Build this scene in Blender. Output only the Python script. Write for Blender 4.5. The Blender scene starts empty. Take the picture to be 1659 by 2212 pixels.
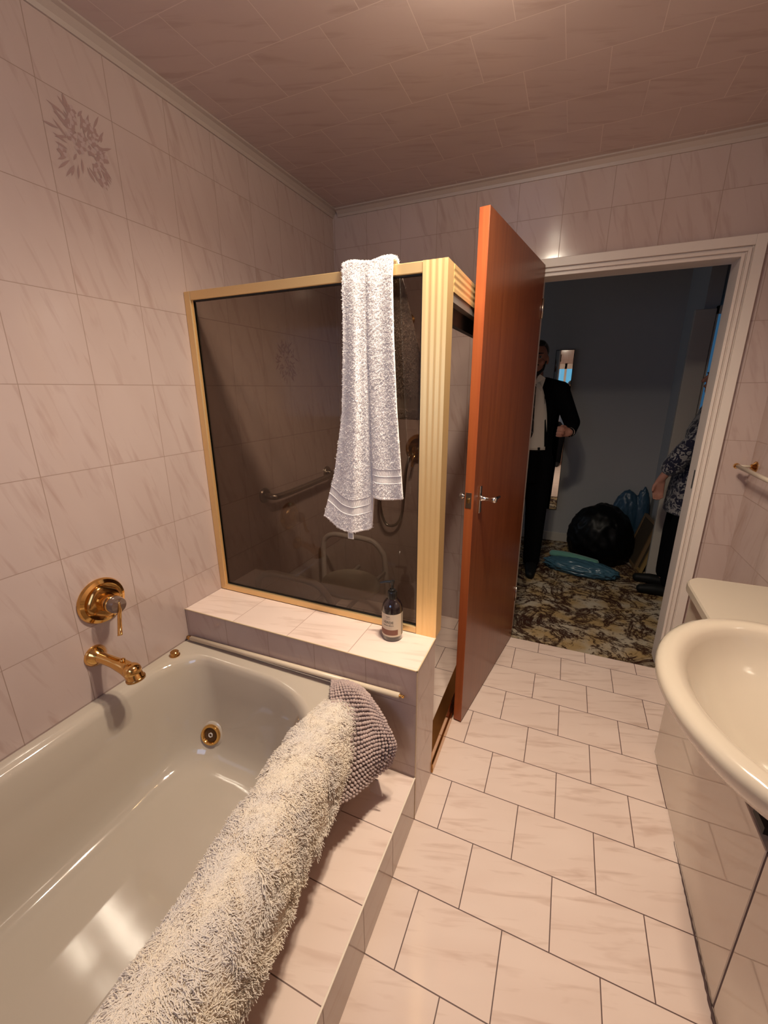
import bpy, bmesh, math, random
import numpy as np
from mathutils import Vector, Matrix, Quaternion
from mathutils import noise as mnoise
random.seed(7); rng = np.random.default_rng(7)
S = bpy.context.scene
C = S.collection
PI = math.pi

# ------------------------------------------------------------------ camera, world, lights, exposure
def cam_axes(yaw, pitch, roll):
    f = Vector((math.sin(yaw)*math.cos(pitch), math.cos(yaw)*math.cos(pitch), math.sin(pitch)))
    r = Vector((math.cos(yaw), -math.sin(yaw), 0)); u = r.cross(f)
    c, s = math.cos(roll), math.sin(roll)
    return r*c+u*s, u*c-r*s, f
cam = bpy.data.cameras.new('camera'); camo = bpy.data.objects.new('camera', cam); C.objects.link(camo)
r_, u_, f_ = cam_axes(-0.4121, -0.2878, -0.0059)
M = Matrix(((r_.x, u_.x, -f_.x), (r_.y, u_.y, -f_.y), (r_.z, u_.z, -f_.z))).to_4x4()
M.translation = Vector((1.3507, -2.387, 1.4705)); camo.matrix_world = M
cam.sensor_fit = 'VERTICAL'; cam.sensor_height = 24; cam.lens = 24*895.6/2212
cam.clip_start = 0.02; cam.clip_end = 60
S.camera = camo
S.view_settings.view_transform = 'Standard'; S.view_settings.look = 'None'
S.view_settings.exposure = 0.24; S.view_settings.gamma = 1.0
S.view_settings.use_curve_mapping = False
W = bpy.data.worlds.new('dusk_sky'); S.world = W; W.use_nodes = True
W.node_tree.nodes['Background'].inputs[0].default_value = (0.19, 0.58, 0.84, 1)
W.node_tree.nodes['Background'].inputs[1].default_value = 0.7

def lamp(name, kind, loc, power, col, size=0.05, rot=None, sy=None):
    l = bpy.data.lights.new(name, kind); o = bpy.data.objects.new(name, l); C.objects.link(o)
    l.energy = power; l.color = col; o.location = loc
    if kind == 'AREA':
        l.shape = 'RECTANGLE'; l.size = size; l.size_y = sy or size
    else:
        l.shadow_soft_size = size
    if rot: o.rotation_euler = rot
    return o
LX, LY, LZ = 1.12, -1.33, 2.40
BULBS = [lamp('bathroom_lamp_light', 'SPOT', (LX+dx_, LY+dy_, LZ), p_, (1.0, 0.87, 0.69), 0.040) for dx_, dy_, p_ in ((0, 0, 112), (.13, .03, 48), (.02, -.20, 36))]
lamp('bathroom_lamp_glow', 'POINT', (LX, LY, 2.365), 13.0, (1.0, 0.87, 0.69), 0.04)
for o_ in BULBS: o_.data.spot_size = math.radians(154); o_.data.spot_blend = 1.0
# daylight through the bathroom window behind the photographer
lamp('bathroom_daylight', 'AREA', (.68, -2.985, 1.60), 3.6, (0.50, 0.62, 1.0), .60, (PI/2, 0, 0), 0.7)
# weak added area light filling the next room, no window built there
lamp('bedroom_fill', 'AREA', (-1.15, 0.95, 1.3), 4.2, (0.74, 0.84, 1.0), 1.0, (PI/2, 0, -PI/2), 1.2)

# ------------------------------------------------------------------ helpers
def obj(name, mesh, mat=None, parent=None, smooth=False):
    if isinstance(mesh, bmesh.types.BMesh):
        me = bpy.data.meshes.new(name); mesh.normal_update(); mesh.to_mesh(me); mesh.free(); mesh = me
    o = bpy.data.objects.new(name, mesh); C.objects.link(o)
    if mat is not None:
        for m in (mat if isinstance(mat, (list, tuple)) else [mat]): mesh.materials.append(m)
    if smooth: mesh.shade_smooth()
    if smooth == 'auto':
        try: mesh.set_sharp_from_angle(angle=math.radians(38))
        except Exception: pass
    if parent is not None:
        o.parent = parent
        pm = Matrix.Translation(parent.location) if parent.type == 'EMPTY' else Matrix.Identity(4)
        o.matrix_parent_inverse = pm.inverted()
    return o
def tag(o, label=None, cat=None, group=None, kind=None):
    if label: o['label'] = label
    if cat: o['category'] = cat
    if group: o['group'] = group
    if kind: o['kind'] = kind
    return o
def thing(name, loc, label, cat, group=None, kind=None):
    o = bpy.data.objects.new(name, None); C.objects.link(o); o.location = loc
    o.empty_display_size = 0.05
    return tag(o, label, cat, group, kind)
def BM(): return bmesh.new()
def box(bm, x0, x1, y0, y1, z0, z1, bev=0, seg=2):
    vs = [bm.verts.new((x, y, z)) for z in (z0, z1) for y in (y0, y1) for x in (x0, x1)]
    fs = [(0, 2, 3, 1), (4, 5, 7, 6), (0, 1, 5, 4), (2, 6, 7, 3), (0, 4, 6, 2), (1, 3, 7, 5)]
    fc = [bm.faces.new([vs[i] for i in f]) for f in fs]
    if bev:
        ed = set(e for f in fc for e in f.edges)
        bmesh.ops.bevel(bm, geom=list(ed), offset=bev, segments=seg, profile=0.5, affect='EDGES')
    return bm
def tbox(bm, mtx, sx, sy, sz, bev=0):
    b = BM(); box(b, -sx/2, sx/2, -sy/2, sy/2, -sz/2, sz/2, bev); b.transform(mtx)
    me = bpy.data.meshes.new('t'); b.to_mesh(me); b.free(); bm.from_mesh(me); bpy.data.meshes.remove(me)
def frames(pts):
    pts = [Vector(p) for p in pts]; n = len(pts); T = []
    for i in range(n):
        T.append((pts[min(i+1, n-1)]-pts[max(i-1, 0)]).normalized())
    a = Vector((0, 0, 1)) if abs(T[0].z) < .9 else Vector((1, 0, 0))
    N = [(a-T[0]*a.dot(T[0])).normalized()]
    for i in range(1, n):
        q = T[i-1].rotation_difference(T[i]); v = q @ N[-1]
        N.append((v-T[i]*v.dot(T[i])).normalized())
    return pts, T, N
def loft(bm, loops, closed=True, cap0=True, cap1=True):
    L = [[bm.verts.new(p) for p in l] for l in loops]; n = len(L[0])
    for a, b in zip(L, L[1:]):
        for i in range(n if closed else n-1):
            j = (i+1) % n
            try: bm.faces.new((a[i], a[j], b[j], b[i]))
            except ValueError: pass
    if closed and cap0: bm.faces.new(L[0][::-1])
    if closed and cap1: bm.faces.new(L[-1])
    return L
def tube(bm, pts, r, seg=10, cap=True, sq=1.0):
    pts, T, N = frames(pts); rr = r if isinstance(r, (list, tuple)) else [r]*len(pts)
    loops = []
    for p, t, n, q in zip(pts, T, N, rr):
        b = t.cross(n)
        loops.append([p+n*(q*math.cos(2*PI*k/seg))+b*(q*sq*math.sin(2*PI*k/seg)) for k in range(seg)])
    loft(bm, loops, True, cap, cap)
    return bm
def lathe(bm, prof, org, axis, seg=32):
    axis = Vector(axis).normalized(); org = Vector(org)
    a = Vector((0, 0, 1)) if abs(axis.z) < .9 else Vector((1, 0, 0))
    n = (a-axis*a.dot(axis)).normalized(); b = axis.cross(n)
    loops = [[org+axis*h+n*(max(r, 1e-4)*math.cos(2*PI*k/seg))+b*(max(r, 1e-4)*math.sin(2*PI*k/seg)) for k in range(seg)] for r, h in prof]
    loft(bm, loops); return bm
def ell(bm, c, r, rot=None, seg=16):
    m = Matrix.Translation(c) @ (rot.to_matrix().to_4x4() if rot is not None else Matrix.Identity(4)) @ Matrix.Diagonal((*r, 1)) if not isinstance(r, (int, float)) else Matrix.Translation(c) @ Matrix.Scale(r, 4)
    bmesh.ops.create_uvsphere(bm, u_segments=seg, v_segments=seg//2+2, radius=1, matrix=m)
def spline(pts, n=8):
    P = [Vector(p) for p in pts]; out = []
    for i in range(len(P)-1):
        p0, p1, p2, p3 = P[max(i-1, 0)], P[i], P[i+1], P[min(i+2, len(P)-1)]
        for k in range(n):
            t = k/n
            out.append(0.5*((2*p1)+(p2-p0)*t+(2*p0-5*p1+4*p2-p3)*t*t+(3*p1-p0-3*p2+p3)*t**3))
    out.append(P[-1]); return out
def applied(o):                                   # bake modifiers into the mesh
    dg = bpy.context.evaluated_depsgraph_get(); dg.update()
    me = bpy.data.meshes.new_from_object(o.evaluated_get(dg))
    old = o.data; o.modifiers.clear(); o.data = me; bpy.data.meshes.remove(old); return o
def remeshed(bm, vox, smooth=6):
    me = bpy.data.meshes.new('tmp'); bm.to_mesh(me); bm.free()
    o = bpy.data.objects.new('tmp', me); C.objects.link(o)
    m = o.modifiers.new('r', 'REMESH'); m.mode = 'VOXEL'; m.voxel_size = vox
    if smooth:
        s = o.modifiers.new('s', 'SMOOTH'); s.factor = .5; s.iterations = smooth
    dg = bpy.context.evaluated_depsgraph_get(); dg.update()
    out = bpy.data.meshes.new_from_object(o.evaluated_get(dg))
    bpy.data.objects.remove(o); bpy.data.meshes.remove(me)
    return out
def text_mesh(txt, size, ext=0.0):
    cu = bpy.data.curves.new('t', 'FONT'); cu.body = txt; cu.size = size; cu.align_x = 'CENTER'; cu.extrude = ext
    o = bpy.data.objects.new('t', cu); C.objects.link(o)
    dg = bpy.context.evaluated_depsgraph_get(); dg.update()
    me = bpy.data.meshes.new_from_object(o.evaluated_get(dg)); bpy.data.objects.remove(o); bpy.data.curves.remove(cu)
    return me
def strands(name, roots, dirs, length, rad, mat, parent, pts=4, curl=0.4, bend=None):
    n = len(roots); hc = bpy.data.hair_curves.new(name); hc.add_curves([pts]*n)
    L = (np.asarray(length)*np.ones(n))[:, None]
    side = rng.normal(size=(n, 3)); side -= dirs*np.sum(side*dirs, 1)[:, None]
    side /= np.linalg.norm(side, axis=1)[:, None]+1e-9
    if bend is not None: side = side*.55+bend
    P = np.zeros((n, pts, 3)); 
    for k in range(pts):
        t = k/(pts-1)
        P[:, k] = roots+dirs*(L*(t-.25*curl*t*t))+side*(L*curl*t*t)
    hc.attributes['position'].data.foreach_set('vector', P.reshape(-1).astype(np.float32))
    a = hc.attributes.get('radius') or hc.attributes.new('radius', 'FLOAT', 'POINT')
    R = np.tile(np.linspace(rad, rad*.55, pts), n).astype(np.float32); a.data.foreach_set('value', R)
    o = bpy.data.objects.new(name, hc); C.objects.link(o); hc.materials.append(mat)
    o.parent = parent
    o.matrix_parent_inverse = Matrix.Translation(parent.location).inverted()
    return o

# ------------------------------------------------------------------ materials
def mat(name, col, rough=.5, metal=0.0, spec=.5, coat=0.0, **kw):
    m = bpy.data.materials.new(name); m.use_nodes = True
    b = m.node_tree.nodes['Principled BSDF']
    b.inputs['Base Color'].default_value = (*col, 1); b.inputs['Roughness'].default_value = rough
    b.inputs['Metallic'].default_value = metal; b.inputs['Specular IOR Level'].default_value = spec
    b.inputs['Coat Weight'].default_value = coat; b.inputs['Coat Roughness'].default_value = .04
    for k, v in kw.items(): b.inputs[k.replace('_', ' ')].default_value = v
    return m
class NT:
    def __init__(s, m): s.t = m.node_tree; s.b = s.t.nodes['Principled BSDF']
    def n(s, typ, **kw):
        x = s.t.nodes.new(typ)
        for k, v in kw.items():
            if k.startswith('i_'): x.inputs[k[2:].replace('_', ' ')].default_value = v
            else: setattr(x, k, v)
        return x
    def l(s, a, b): s.t.links.new(a, b)
    def math(s, op, a, b=None):
        x = s.t.nodes.new('ShaderNodeMath'); x.operation = op
        for i, v in enumerate((a, b)):
            if v is None: continue
            if isinstance(v, (int, float)): x.inputs[i].default_value = v
            else: s.l(v, x.inputs[i])
        return x.outputs[0]
    def mix(s, fac, a, b):
        x = s.t.nodes.new('ShaderNodeMix'); x.data_type = 'RGBA'
        for sock, v in ((x.inputs[0], fac), (x.inputs[6], a), (x.inputs[7], b)):
            if isinstance(v, (int, float)): sock.default_value = v
            elif isinstance(v, tuple): sock.default_value = (*v, 1)
            else: s.l(v, sock)
        return x.outputs[2]
    def ramp(s, v, lo, hi, a=0.0, b=1.0):
        x = s.n('ShaderNodeMapRange'); x.inputs[1].default_value = lo; x.inputs[2].default_value = hi
        x.inputs[3].default_value = a; x.inputs[4].default_value = b; s.l(v, x.inputs[0]); return x.outputs[0]
    def xyz(s, x, y, z=0.0):
        c = s.n('ShaderNodeCombineXYZ')
        for i, v in enumerate((x, y, z)):
            if isinstance(v, (int, float)): c.inputs[i].default_value = v
            else: s.l(v, c.inputs[i])
        return c.outputs[0]
def tile_mat(name, kind, w, h, base, vein, grout, ou=(0, 0), ov=0.0, bond=0.0, mortar=.0012, rough=.12, vangle=0.0, vstr=.45, bump=.25, flipv=False, vscale=1.0):
    """kind 'wall': u = x or y by the face normal, v = z; 'flat': u = x, v = y."""
    m = mat(name, base, rough); k = NT(m)
    g = k.n('ShaderNodeNewGeometry'); sp = k.n('ShaderNodeSeparateXYZ'); k.l(g.outputs['Position'], sp.inputs[0])
    sn = k.n('ShaderNodeSeparateXYZ'); k.l(g.outputs['True Normal'], sn.inputs[0])
    X, Y, Z = sp.outputs
    if kind == 'wall':
        isx = k.math('GREATER_THAN', k.math('ABSOLUTE', sn.outputs[0]), .5)
        u = k.math('ADD', k.math('MULTIPLY', isx, k.math('SUBTRACT', Y, ou[1])), k.math('MULTIPLY', k.math('SUBTRACT', 1.0, isx), k.math('SUBTRACT', X, ou[0])))
        v = k.math('SUBTRACT', Z, ov)
    else:
        u = k.math('SUBTRACT', X, ou[0]); v = k.math('SUBTRACT', Y, ov)
        if flipv: v = k.math('MULTIPLY', v, -1.0)
    br = k.n('ShaderNodeTexBrick', offset=bond, offset_frequency=2, squash=1.0)
    br.inputs['Color1'].default_value = (0, 0, 0, 1); br.inputs['Color2'].default_value = (1, 1, 1, 1); br.inputs['Mortar'].default_value = (0, 0, 0, 1)
    br.inputs['Scale'].default_value = 1.0; br.inputs['Mortar Size'].default_value = mortar; br.inputs['Mortar Smooth'].default_value = .2
    br.inputs['Bias'].default_value = 0; br.inputs['Brick Width'].default_value = w; br.inputs['Row Height'].default_value = h
    k.l(k.xyz(u, v), br.inputs['Vector'])
    rnd = k.n('ShaderNodeSeparateColor'); k.l(br.outputs['Color'], rnd.inputs[0])
    c, s_ = math.cos(vangle), math.sin(vangle)
    ru = k.math('ADD', k.math('MULTIPLY', u, c), k.math('MULTIPLY', v, s_))
    rv = k.math('SUBTRACT', k.math('MULTIPLY', v, c), k.math('MULTIPLY', u, s_))
    nz = k.n('ShaderNodeTexNoise', noise_dimensions='3D'); nz.inputs['Scale'].default_value = 1.0
    nz.inputs['Detail'].default_value = 3.0; nz.inputs['Roughness'].default_value = .55; nz.inputs['Distortion'].default_value = .5
    k.l(k.xyz(k.math('MULTIPLY', ru, 4.2*vscale), k.math('MULTIPLY', rv, 30.0*vscale), k.math('MULTIPLY', rnd.outputs[0], 37.0)), nz.inputs['Vector'])
    vn = k.ramp(nz.outputs[0], .54, .73)
    nz2 = k.n('ShaderNodeTexNoise'); nz2.inputs['Scale'].default_value = 1.0; nz2.inputs['Detail'].default_value = 2.0
    k.l(k.xyz(k.math('MULTIPLY', ru, 3.0), k.math('MULTIPLY', rv, 9.0), k.math('MULTIPLY', rnd.outputs[0], 21.0)), nz2.inputs['Vector'])
    cl = k.ramp(nz2.outputs[0], .35, .7)
    col = k.mix(k.math('MULTIPLY', cl, .28*vstr), base, vein)
    col = k.mix(k.math('MULTIPLY', vn, vstr), col, vein)
    col = k.mix(br.outputs['Fac'], col, grout); k.l(col, k.b.inputs['Base Color'])
    rg = k.math('ADD', rough, k.math('MULTIPLY', br.outputs['Fac'], .5)); k.l(rg, k.b.inputs['Roughness'])
    n3 = k.n('ShaderNodeTexNoise'); n3.inputs['Scale'].default_value = 9.0; k.l(g.outputs['Position'], n3.inputs['Vector'])
    hgt = k.math('ADD', k.math('MULTIPLY', br.outputs['Fac'], -1.0), k.math('MULTIPLY', n3.outputs[0], .6))
    bp = k.n('ShaderNodeBump'); bp.inputs['Strength'].default_value = bump; bp.inputs['Distance'].default_value = .002
    k.l(hgt, bp.inputs['Height']); k.l(bp.outputs[0], k.b.inputs['Normal'])
    return m
WALLC, VEIN = (.50, .385, .345), (.33, .205, .165)
m_wall = tile_mat('wall_tile', 'wall', .202, .2515, WALLC, VEIN, (.29, .195, .155), ou=(.01, -1.7192), ov=1.7405, vangle=math.radians(-73), vstr=.44, mortar=.0011, rough=.13)
FLC, FVE = (.79, .625, .54), (.52, .34, .265)
m_floor = tile_mat('floor_tile', 'flat', .2486, .2, FLC, FVE, (.115, .06, .05), ou=(1.0856, 0), ov=-.1327, bond=.5, flipv=True, mortar=.0017, vangle=math.radians(-18), vstr=.6, rough=.10)
m_step = tile_mat('step_tile', 'flat', 10., .2, FLC, FVE, (.16, .09, .07), ou=(-3.1, 0), ov=-.1327, flipv=True, mortar=.0015, vangle=math.radians(-15), vstr=.5, rough=.10)
m_hobtop = tile_mat('ledge_tile', 'flat', .25, 10., FLC, FVE, (.45, .30, .24), ou=(0, 0), ov=-4.0, mortar=.0016, vangle=math.radians(12), vstr=.5, rough=.12)
m_ceil = tile_mat('ceiling_panel', 'flat', .25, .2065, (.54, .415, .375), (.40, .28, .235), (.585, .46, .415), ou=(.10, 0), ov=-.893, bond=.5, mortar=.0012, vangle=math.radians(20), vstr=.55, rough=.17, bump=.02)
m_trim = mat('trim_paint', (.70, .61, .54), .35)
m_cornice = mat('cornice_paint', (.44, .35, .30), .4)
m_gold = mat('polished_gold', (.83, .50, .17), .10, 1.0)
m_bronze = mat('dark_gold', (.55, .30, .10), .16, 1.0)
m_anod = mat('gold_anodised_aluminium', (.80, .56, .27), .40, .75)
m_anod2 = mat('gold_anodised_fluted', (.90, .63, .29), .42, .7)
m_chrome = mat('chrome', (.75, .73, .70), .12, 1.0)
m_steel = mat('brushed_steel', (.42, .38, .33), .28, 1.0)
m_black = mat('black_plastic', (.010, .009, .009), .28)
m_rubber = mat('black_seal', (.006, .005, .005), .6)
m_bath = mat('cream_acrylic', (.49, .415, .335), .06, coat=.6)
m_basin = mat('cream_ceramic', (.54, .455, .36), .11, coat=.5)
m_vanity = mat('cream_gloss_laminate', (.60, .50, .40), .06, spec=.6, coat=.5)
m_counter = mat('cream_laminate_top', (.44, .37, .295), .30)
m_white = mat('white_plastic', (.62, .55, .50), .35)
def wood_mat(name, dark, light, rough=.28):
    m = mat(name, dark, rough); k = NT(m); t = k.n('ShaderNodeTexCoord'); mp = k.n('ShaderNodeMapping'); mp.inputs['Scale'].default_value = (55, 55, 1.6)
    nz = k.n('ShaderNodeTexNoise'); nz.inputs['Scale'].default_value = 1.0; nz.inputs['Detail'].default_value = 4; nz.inputs['Distortion'].default_value = .6
    k.l(t.outputs['Object'], mp.inputs[0]); k.l(mp.outputs[0], nz.inputs['Vector'])
    k.l(k.mix(k.ramp(nz.outputs[0], .3, .72), dark, light), k.b.inputs['Base Color']); return m
m_door = wood_mat('red_brown_veneer', (.17, .042, .013), (.24, .068, .021))
m_dooredge = wood_mat('red_brown_edge_strip', (.27, .058, .017), (.34, .088, .026), .35)
def glass_mat(name, tint, refl=.10):
    m = bpy.data.materials.new(name); m.use_nodes = True; t = m.node_tree; t.nodes.clear()
    o = t.nodes.new('ShaderNodeOutputMaterial'); mx = t.nodes.new('ShaderNodeMixShader'); tr = t.nodes.new('ShaderNodeBsdfTransparent')
    gl = t.nodes.new('ShaderNodeBsdfGlossy'); fr = t.nodes.new('ShaderNodeFresnel'); fr.inputs[0].default_value = 1.45
    gg = t.nodes.new('ShaderNodeNewGeometry'); mr_ = t.nodes.new('ShaderNodeMapRange'); mr_.inputs[3].default_value = 1.45; mr_.inputs[4].default_value = 1/1.45
    t.links.new(gg.outputs['Backfacing'], mr_.inputs[0]); t.links.new(mr_.outputs[0], fr.inputs[0])
    tr.inputs[0].default_value = (*tint, 1); gl.inputs['Roughness'].default_value = .015; gl.inputs[0].default_value = (1, .96, .92, 1)
    t.links.new(fr.outputs[0], mx.inputs[0]); t.links.new(tr.outputs[0], mx.inputs[1]); t.links.new(gl.outputs[0], mx.inputs[2]); t.links.new(mx.outputs[0], o.inputs[0])
    return m
m_glass = glass_mat('bronze_tinted_glass', (.585, .535, .495))
m_clear = glass_mat('clear_window_glass', (.95, .97, 1.0))
m_mirror = mat('mirror_silver', (.86, .86, .84), .01, 1.0)
def fab_mat(name, col, rough=.95, var=None):
    m = mat(name, col, rough, spec=.15); m.node_tree.nodes['Principled BSDF'].inputs['Sheen Weight'].default_value = .25
    if var:
        k = NT(m); g = k.n('ShaderNodeNewGeometry'); nz = k.n('ShaderNodeTexNoise'); nz.inputs['Scale'].default_value = var[1]; nz.inputs['Detail'].default_value = 3
        k.l(g.outputs['Position'], nz.inputs['Vector']); k.l(k.mix(k.ramp(nz.outputs[0], .38, .62), col, var[0]), k.b.inputs['Base Color'])
    return m
m_towel = fab_mat('white_terry', (.80, .755, .745))
m_towelb = fab_mat('white_woven_band', (.73, .68, .665))
m_fur = fab_mat('cream_fleece', (.76, .655, .535), var=((.70, .62, .55), 14.0))
m_furb = fab_mat('cream_fleece_backing', (.56, .46, .36))
m_chen = fab_mat('taupe_chenille', (.46, .345, .31), var=((.40, .30, .275), 30.0))
m_label = mat('cream_paper', (.66, .55, .42), .6)
m_ink = mat('black_print', (.03, .025, .022), .6)
m_brownprint = mat('brown_print', (.22, .085, .055), .6)
m_amber = mat('dark_amber_glass', (.012, .007, .009), .05, coat=1.0)
m_bedwall = mat('grey_wall_paint', (.345, .335, .33), .9, spec=.2)
m_bedtrim = mat('white_gloss_paint', (.42, .38, .33), .5)
m_suit = mat('black_suit_cloth', (.0035, .0035, .0045), .95, spec=.05)
m_shirt = fab_mat('white_shirt_cotton', (.78, .74, .68))
m_skin = mat('skin', (.34, .16, .115), .55, spec=.3, Subsurface_Weight=.08)
m_hair = fab_mat('dark_hair', (.010, .008, .007), .6)
m_shoe = mat('black_leather', (.006, .006, .006), .6, spec=.2)
m_eye = mat('eye', (.30, .28, .26), .2)
m_print = mat('mauve_tile_print', (.355, .235, .215), .13)
m_print2 = mat('pale_tile_print', (.46, .34, .315), .13)
def carpet_mat():
    m = mat('marbled_carpet', (.2, .15, .08), .95, spec=.1); k = NT(m); g = k.n('ShaderNodeNewGeometry')
    def nz(sc, det, ro, dist=0.0):
        n = k.n('ShaderNodeTexNoise'); n.inputs['Scale'].default_value = sc; n.inputs['Detail'].default_value = det; n.inputs['Roughness'].default_value = ro; n.inputs['Distortion'].default_value = dist
        k.l(g.outputs['Position'], n.inputs['Vector']); return n.outputs[0]
    r1 = k.math('ABSOLUTE', k.math('SUBTRACT', nz(3.3, 6.0, .66, .9), .5)); r2 = k.math('ABSOLUTE', k.math('SUBTRACT', nz(5.4, 6.0, .66, .6), .47))
    v = k.math('MINIMUM', k.ramp(r1, .008, .050), k.ramp(r2, .005, .042))
    v = k.math('MULTIPLY', v, k.ramp(nz(20, 5.0, .75), .34, .45))
    light = k.mix(k.ramp(nz(7.0, 3.0, .5), .40, .64), (.33, .22, .10), (.40, .335, .25))
    k.l(k.mix(v, (.034, .012, .007), light), k.b.inputs['Base Color'])
    bp = k.n('ShaderNodeBump'); bp.inputs['Strength'].default_value = .6; bp.inputs['Distance'].default_value = .004
    k.l(nz(300.0, 2.0, .5), bp.inputs['Height']); k.l(bp.outputs[0], k.b.inputs['Normal'])
    return m
m_carpet = carpet_mat()

# ------------------------------------------------------------------ room shell
H = 2.435; RX = 2.135; RY = -3.02
def st(name, bm, m, label, cat, parent=None, smooth=False):
    o = obj(name, bm, m, parent, smooth)
    if parent is None: tag(o, label, cat, kind='structure')
    return o
b = BM(); box(b, -.1, RX+.1, RY-.1, -.03, -.1, 0); st('floor', b, m_floor, 'pale pink beige floor tiles laid in brick bond with dark grout', 'floor')
b = BM(); box(b, -.1, 0, RY-.1, .1, 0, H); wl = st('wall_left', b, m_wall, 'marbled beige pink tiled wall above the bath on the left', 'wall')
b = BM(); box(b, RX, RX+.1, RY-.1, .1, 0, H); st('wall_right', b, m_wall, 'tiled wall at the right behind the basin counter', 'wall')
DX0, DX1, DH = 1.165, 1.935, 1.99
b = BM(); box(b, 0, DX0-.015, 0, .1, 0, H); box(b, DX1+.015, RX, 0, .1, 0, H); box(b, DX0-.015, DX1+.015, 0, .1, DH+.015, H)
st('wall_back', b, m_wall, 'tiled far wall holding the doorway', 'wall')
WX0, WX1, WZ0, WZ1 = .35, 1.62, 1.25, 1.93
b = BM(); box(b, 0, WX0, RY-.1, RY, 0, H); box(b, WX1, RX, RY-.1, RY, 0, H); box(b, WX0, WX1, RY-.1, RY, 0, WZ0); box(b, WX0, WX1, RY-.1, RY, WZ1, H)
st('wall_front', b, m_wall, 'tiled wall with the window behind the photographer', 'wall')
b = BM(); box(b, -.1, RX+.1, RY-.1, .1, H, H+.1); st('ceiling', b, m_ceil, 'brown beige ceiling with faint tile panel lines', 'ceiling')
# bathroom window behind the camera
b = BM()
for x0, x1, z0, z1 in ((WX0, WX1, WZ0, WZ0+.04), (WX0, WX1, WZ1-.10, WZ1), (WX0, WX0+.04, WZ0, WZ1), (WX1-.04, WX1, WZ0, WZ1), (.76, .80, WZ0, WZ1), (1.175, 1.215, WZ0, WZ1)):
    box(b, x0, x1, RY-.09, RY-.03, z0, z1)
wn = st('window_1', b, m_trim, 'bathroom window with dusk sky behind the photographer', 'window')
b = BM(); box(b, WX0, WX1, RY-.064, RY-.060, WZ0, WZ1); obj('pane', b, m_clear, wn)
# cornices
def cornice(name, a, bq, inward, label):
    bm = BM(); prof = [(0, -.036), (.006, -.036), (.010, -.024), (.024, -.010), (.036, -.006), (.036, 0), (0, 0)]
    loops = []
    for P, m_ in ((a, 1), (bq, -1)):
        loops.append([(P[0]+inward[0]*d, P[1]+inward[1]*d, H+z) for d, z in prof])
    loft(bm, loops); bmesh.ops.recalc_face_normals(bm, faces=bm.faces)
    st(name, bm, m_cornice, label, 'cornice')
cornice('trim_1', (0, 0), (0, RY), (1, 0), 'narrow cornice along the top of the left wall')
cornice('trim_2', (.036, 0), (RX, 0), (0, -1), 'narrow cornice along the top of the far wall')
cornice('trim_3', (RX, -.036), (RX, RY), (-1, 0), 'narrow cornice along the top of the right wall')
# doorway trim: stepped architrave and lining
b = BM()
def uframe(o0, o1, t):
    x0, x1, zt = DX0, DX1, DH
    box(b, x0-o1, x0-o0, -t, 0.0, 0, zt+o1, .0015, 1); box(b, x1+o0, x1+o1, -t, 0.0, 0, zt+o1, .0015, 1); box(b, x0-o0, x1+o0, -t, 0.0, zt+o0, zt+o1, .0015, 1)
uframe(.036, .074, .022); uframe(.028, .037, .010); uframe(.016, .029, .019); uframe(.009, .017, .009); uframe(-.002, .010, .016)
box(b, DX0-.015, DX0, -.003, .115, 0, DH); box(b, DX1, DX1+.015, -.003, .115, 0, DH); box(b, DX0-.015, DX1+.015, -.003, .115, DH, DH+.015)
dfr = st('trim_4', b, m_trim, 'pale stepped architrave around the doorway', 'door frame')
b = BM(); box(b, DX1-.0015, DX1+.0005, -.006, .02, 1.00, 1.09, .0005, 1); o = obj('strike_plate', b, m_steel, dfr); o['label'] = 'dark metal strike plate on the right jamb'
# tiled hob wall between bath and shower
HB0, HB1, HZ = -1.33, -1.13, .617
def hobmesh():
    bm = BM(); box(bm, 0, 1.0, HB0, HB1, 0, HZ, .002, 1)
    for f in bm.faces: f.material_index = 1 if f.normal.z > .7 else 0
    bm.normal_update()
    for f in bm.faces: f.material_index = 1 if f.normal.z > .7 else 0
    return bm
o = obj('wall_divider', hobmesh(), [m_wall, m_hobtop]); tag(o, 'low tiled dividing wall with a ledge between bath and shower', 'low wall', kind='structure')
b = BM(); box(b, .0, 1.001, HB0-.0015, HB0+.002, HZ-.002, HZ+.0012); box(b, .998, 1.0015, HB0-.0015, HB1, HZ-.002, HZ+.0012); box(b, .998, 1.0015, HB0-.0015, HB0+.002, .0, HZ)
obj('edge_line', b, mat('cream_edge_trim', (.60, .45, .28), .3), o)
# low step beside the bath
bm = BM(); box(bm, .800, 1.0, RY, HB0, 0, .187, .0015, 1); bm.normal_update()
for f in bm.faces: f.material_index = 1 if f.normal.z > .7 else 0
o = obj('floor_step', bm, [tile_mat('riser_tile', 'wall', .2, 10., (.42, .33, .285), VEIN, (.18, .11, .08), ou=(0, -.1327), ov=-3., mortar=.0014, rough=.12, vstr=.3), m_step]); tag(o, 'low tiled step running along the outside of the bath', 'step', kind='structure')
b = BM(); box(b, .9965, 1.0012, RY, HB0, .1850, .1882, .0006, 1); obj('edge_line', b, mat('pale_edge_highlight', (.80, .68, .55), .25), o)  # added pale strip, puts the bright highlight of the step edge into colour
b = BM(); box(b, .802, .822, RY, HB0, .187, .472); o = st('wall_bath_side', b, m_wall, 'tiled outer side of the bath above the step', 'bath side')
# shower floor hob: gold bottom sill handled by the screen; shower base
b = BM(); box(b, 0, .985, HB1, 0, 0, .03); st('floor_shower', b, m_floor, 'tiled shower floor behind the dividing wall', 'shower floor')
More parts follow.
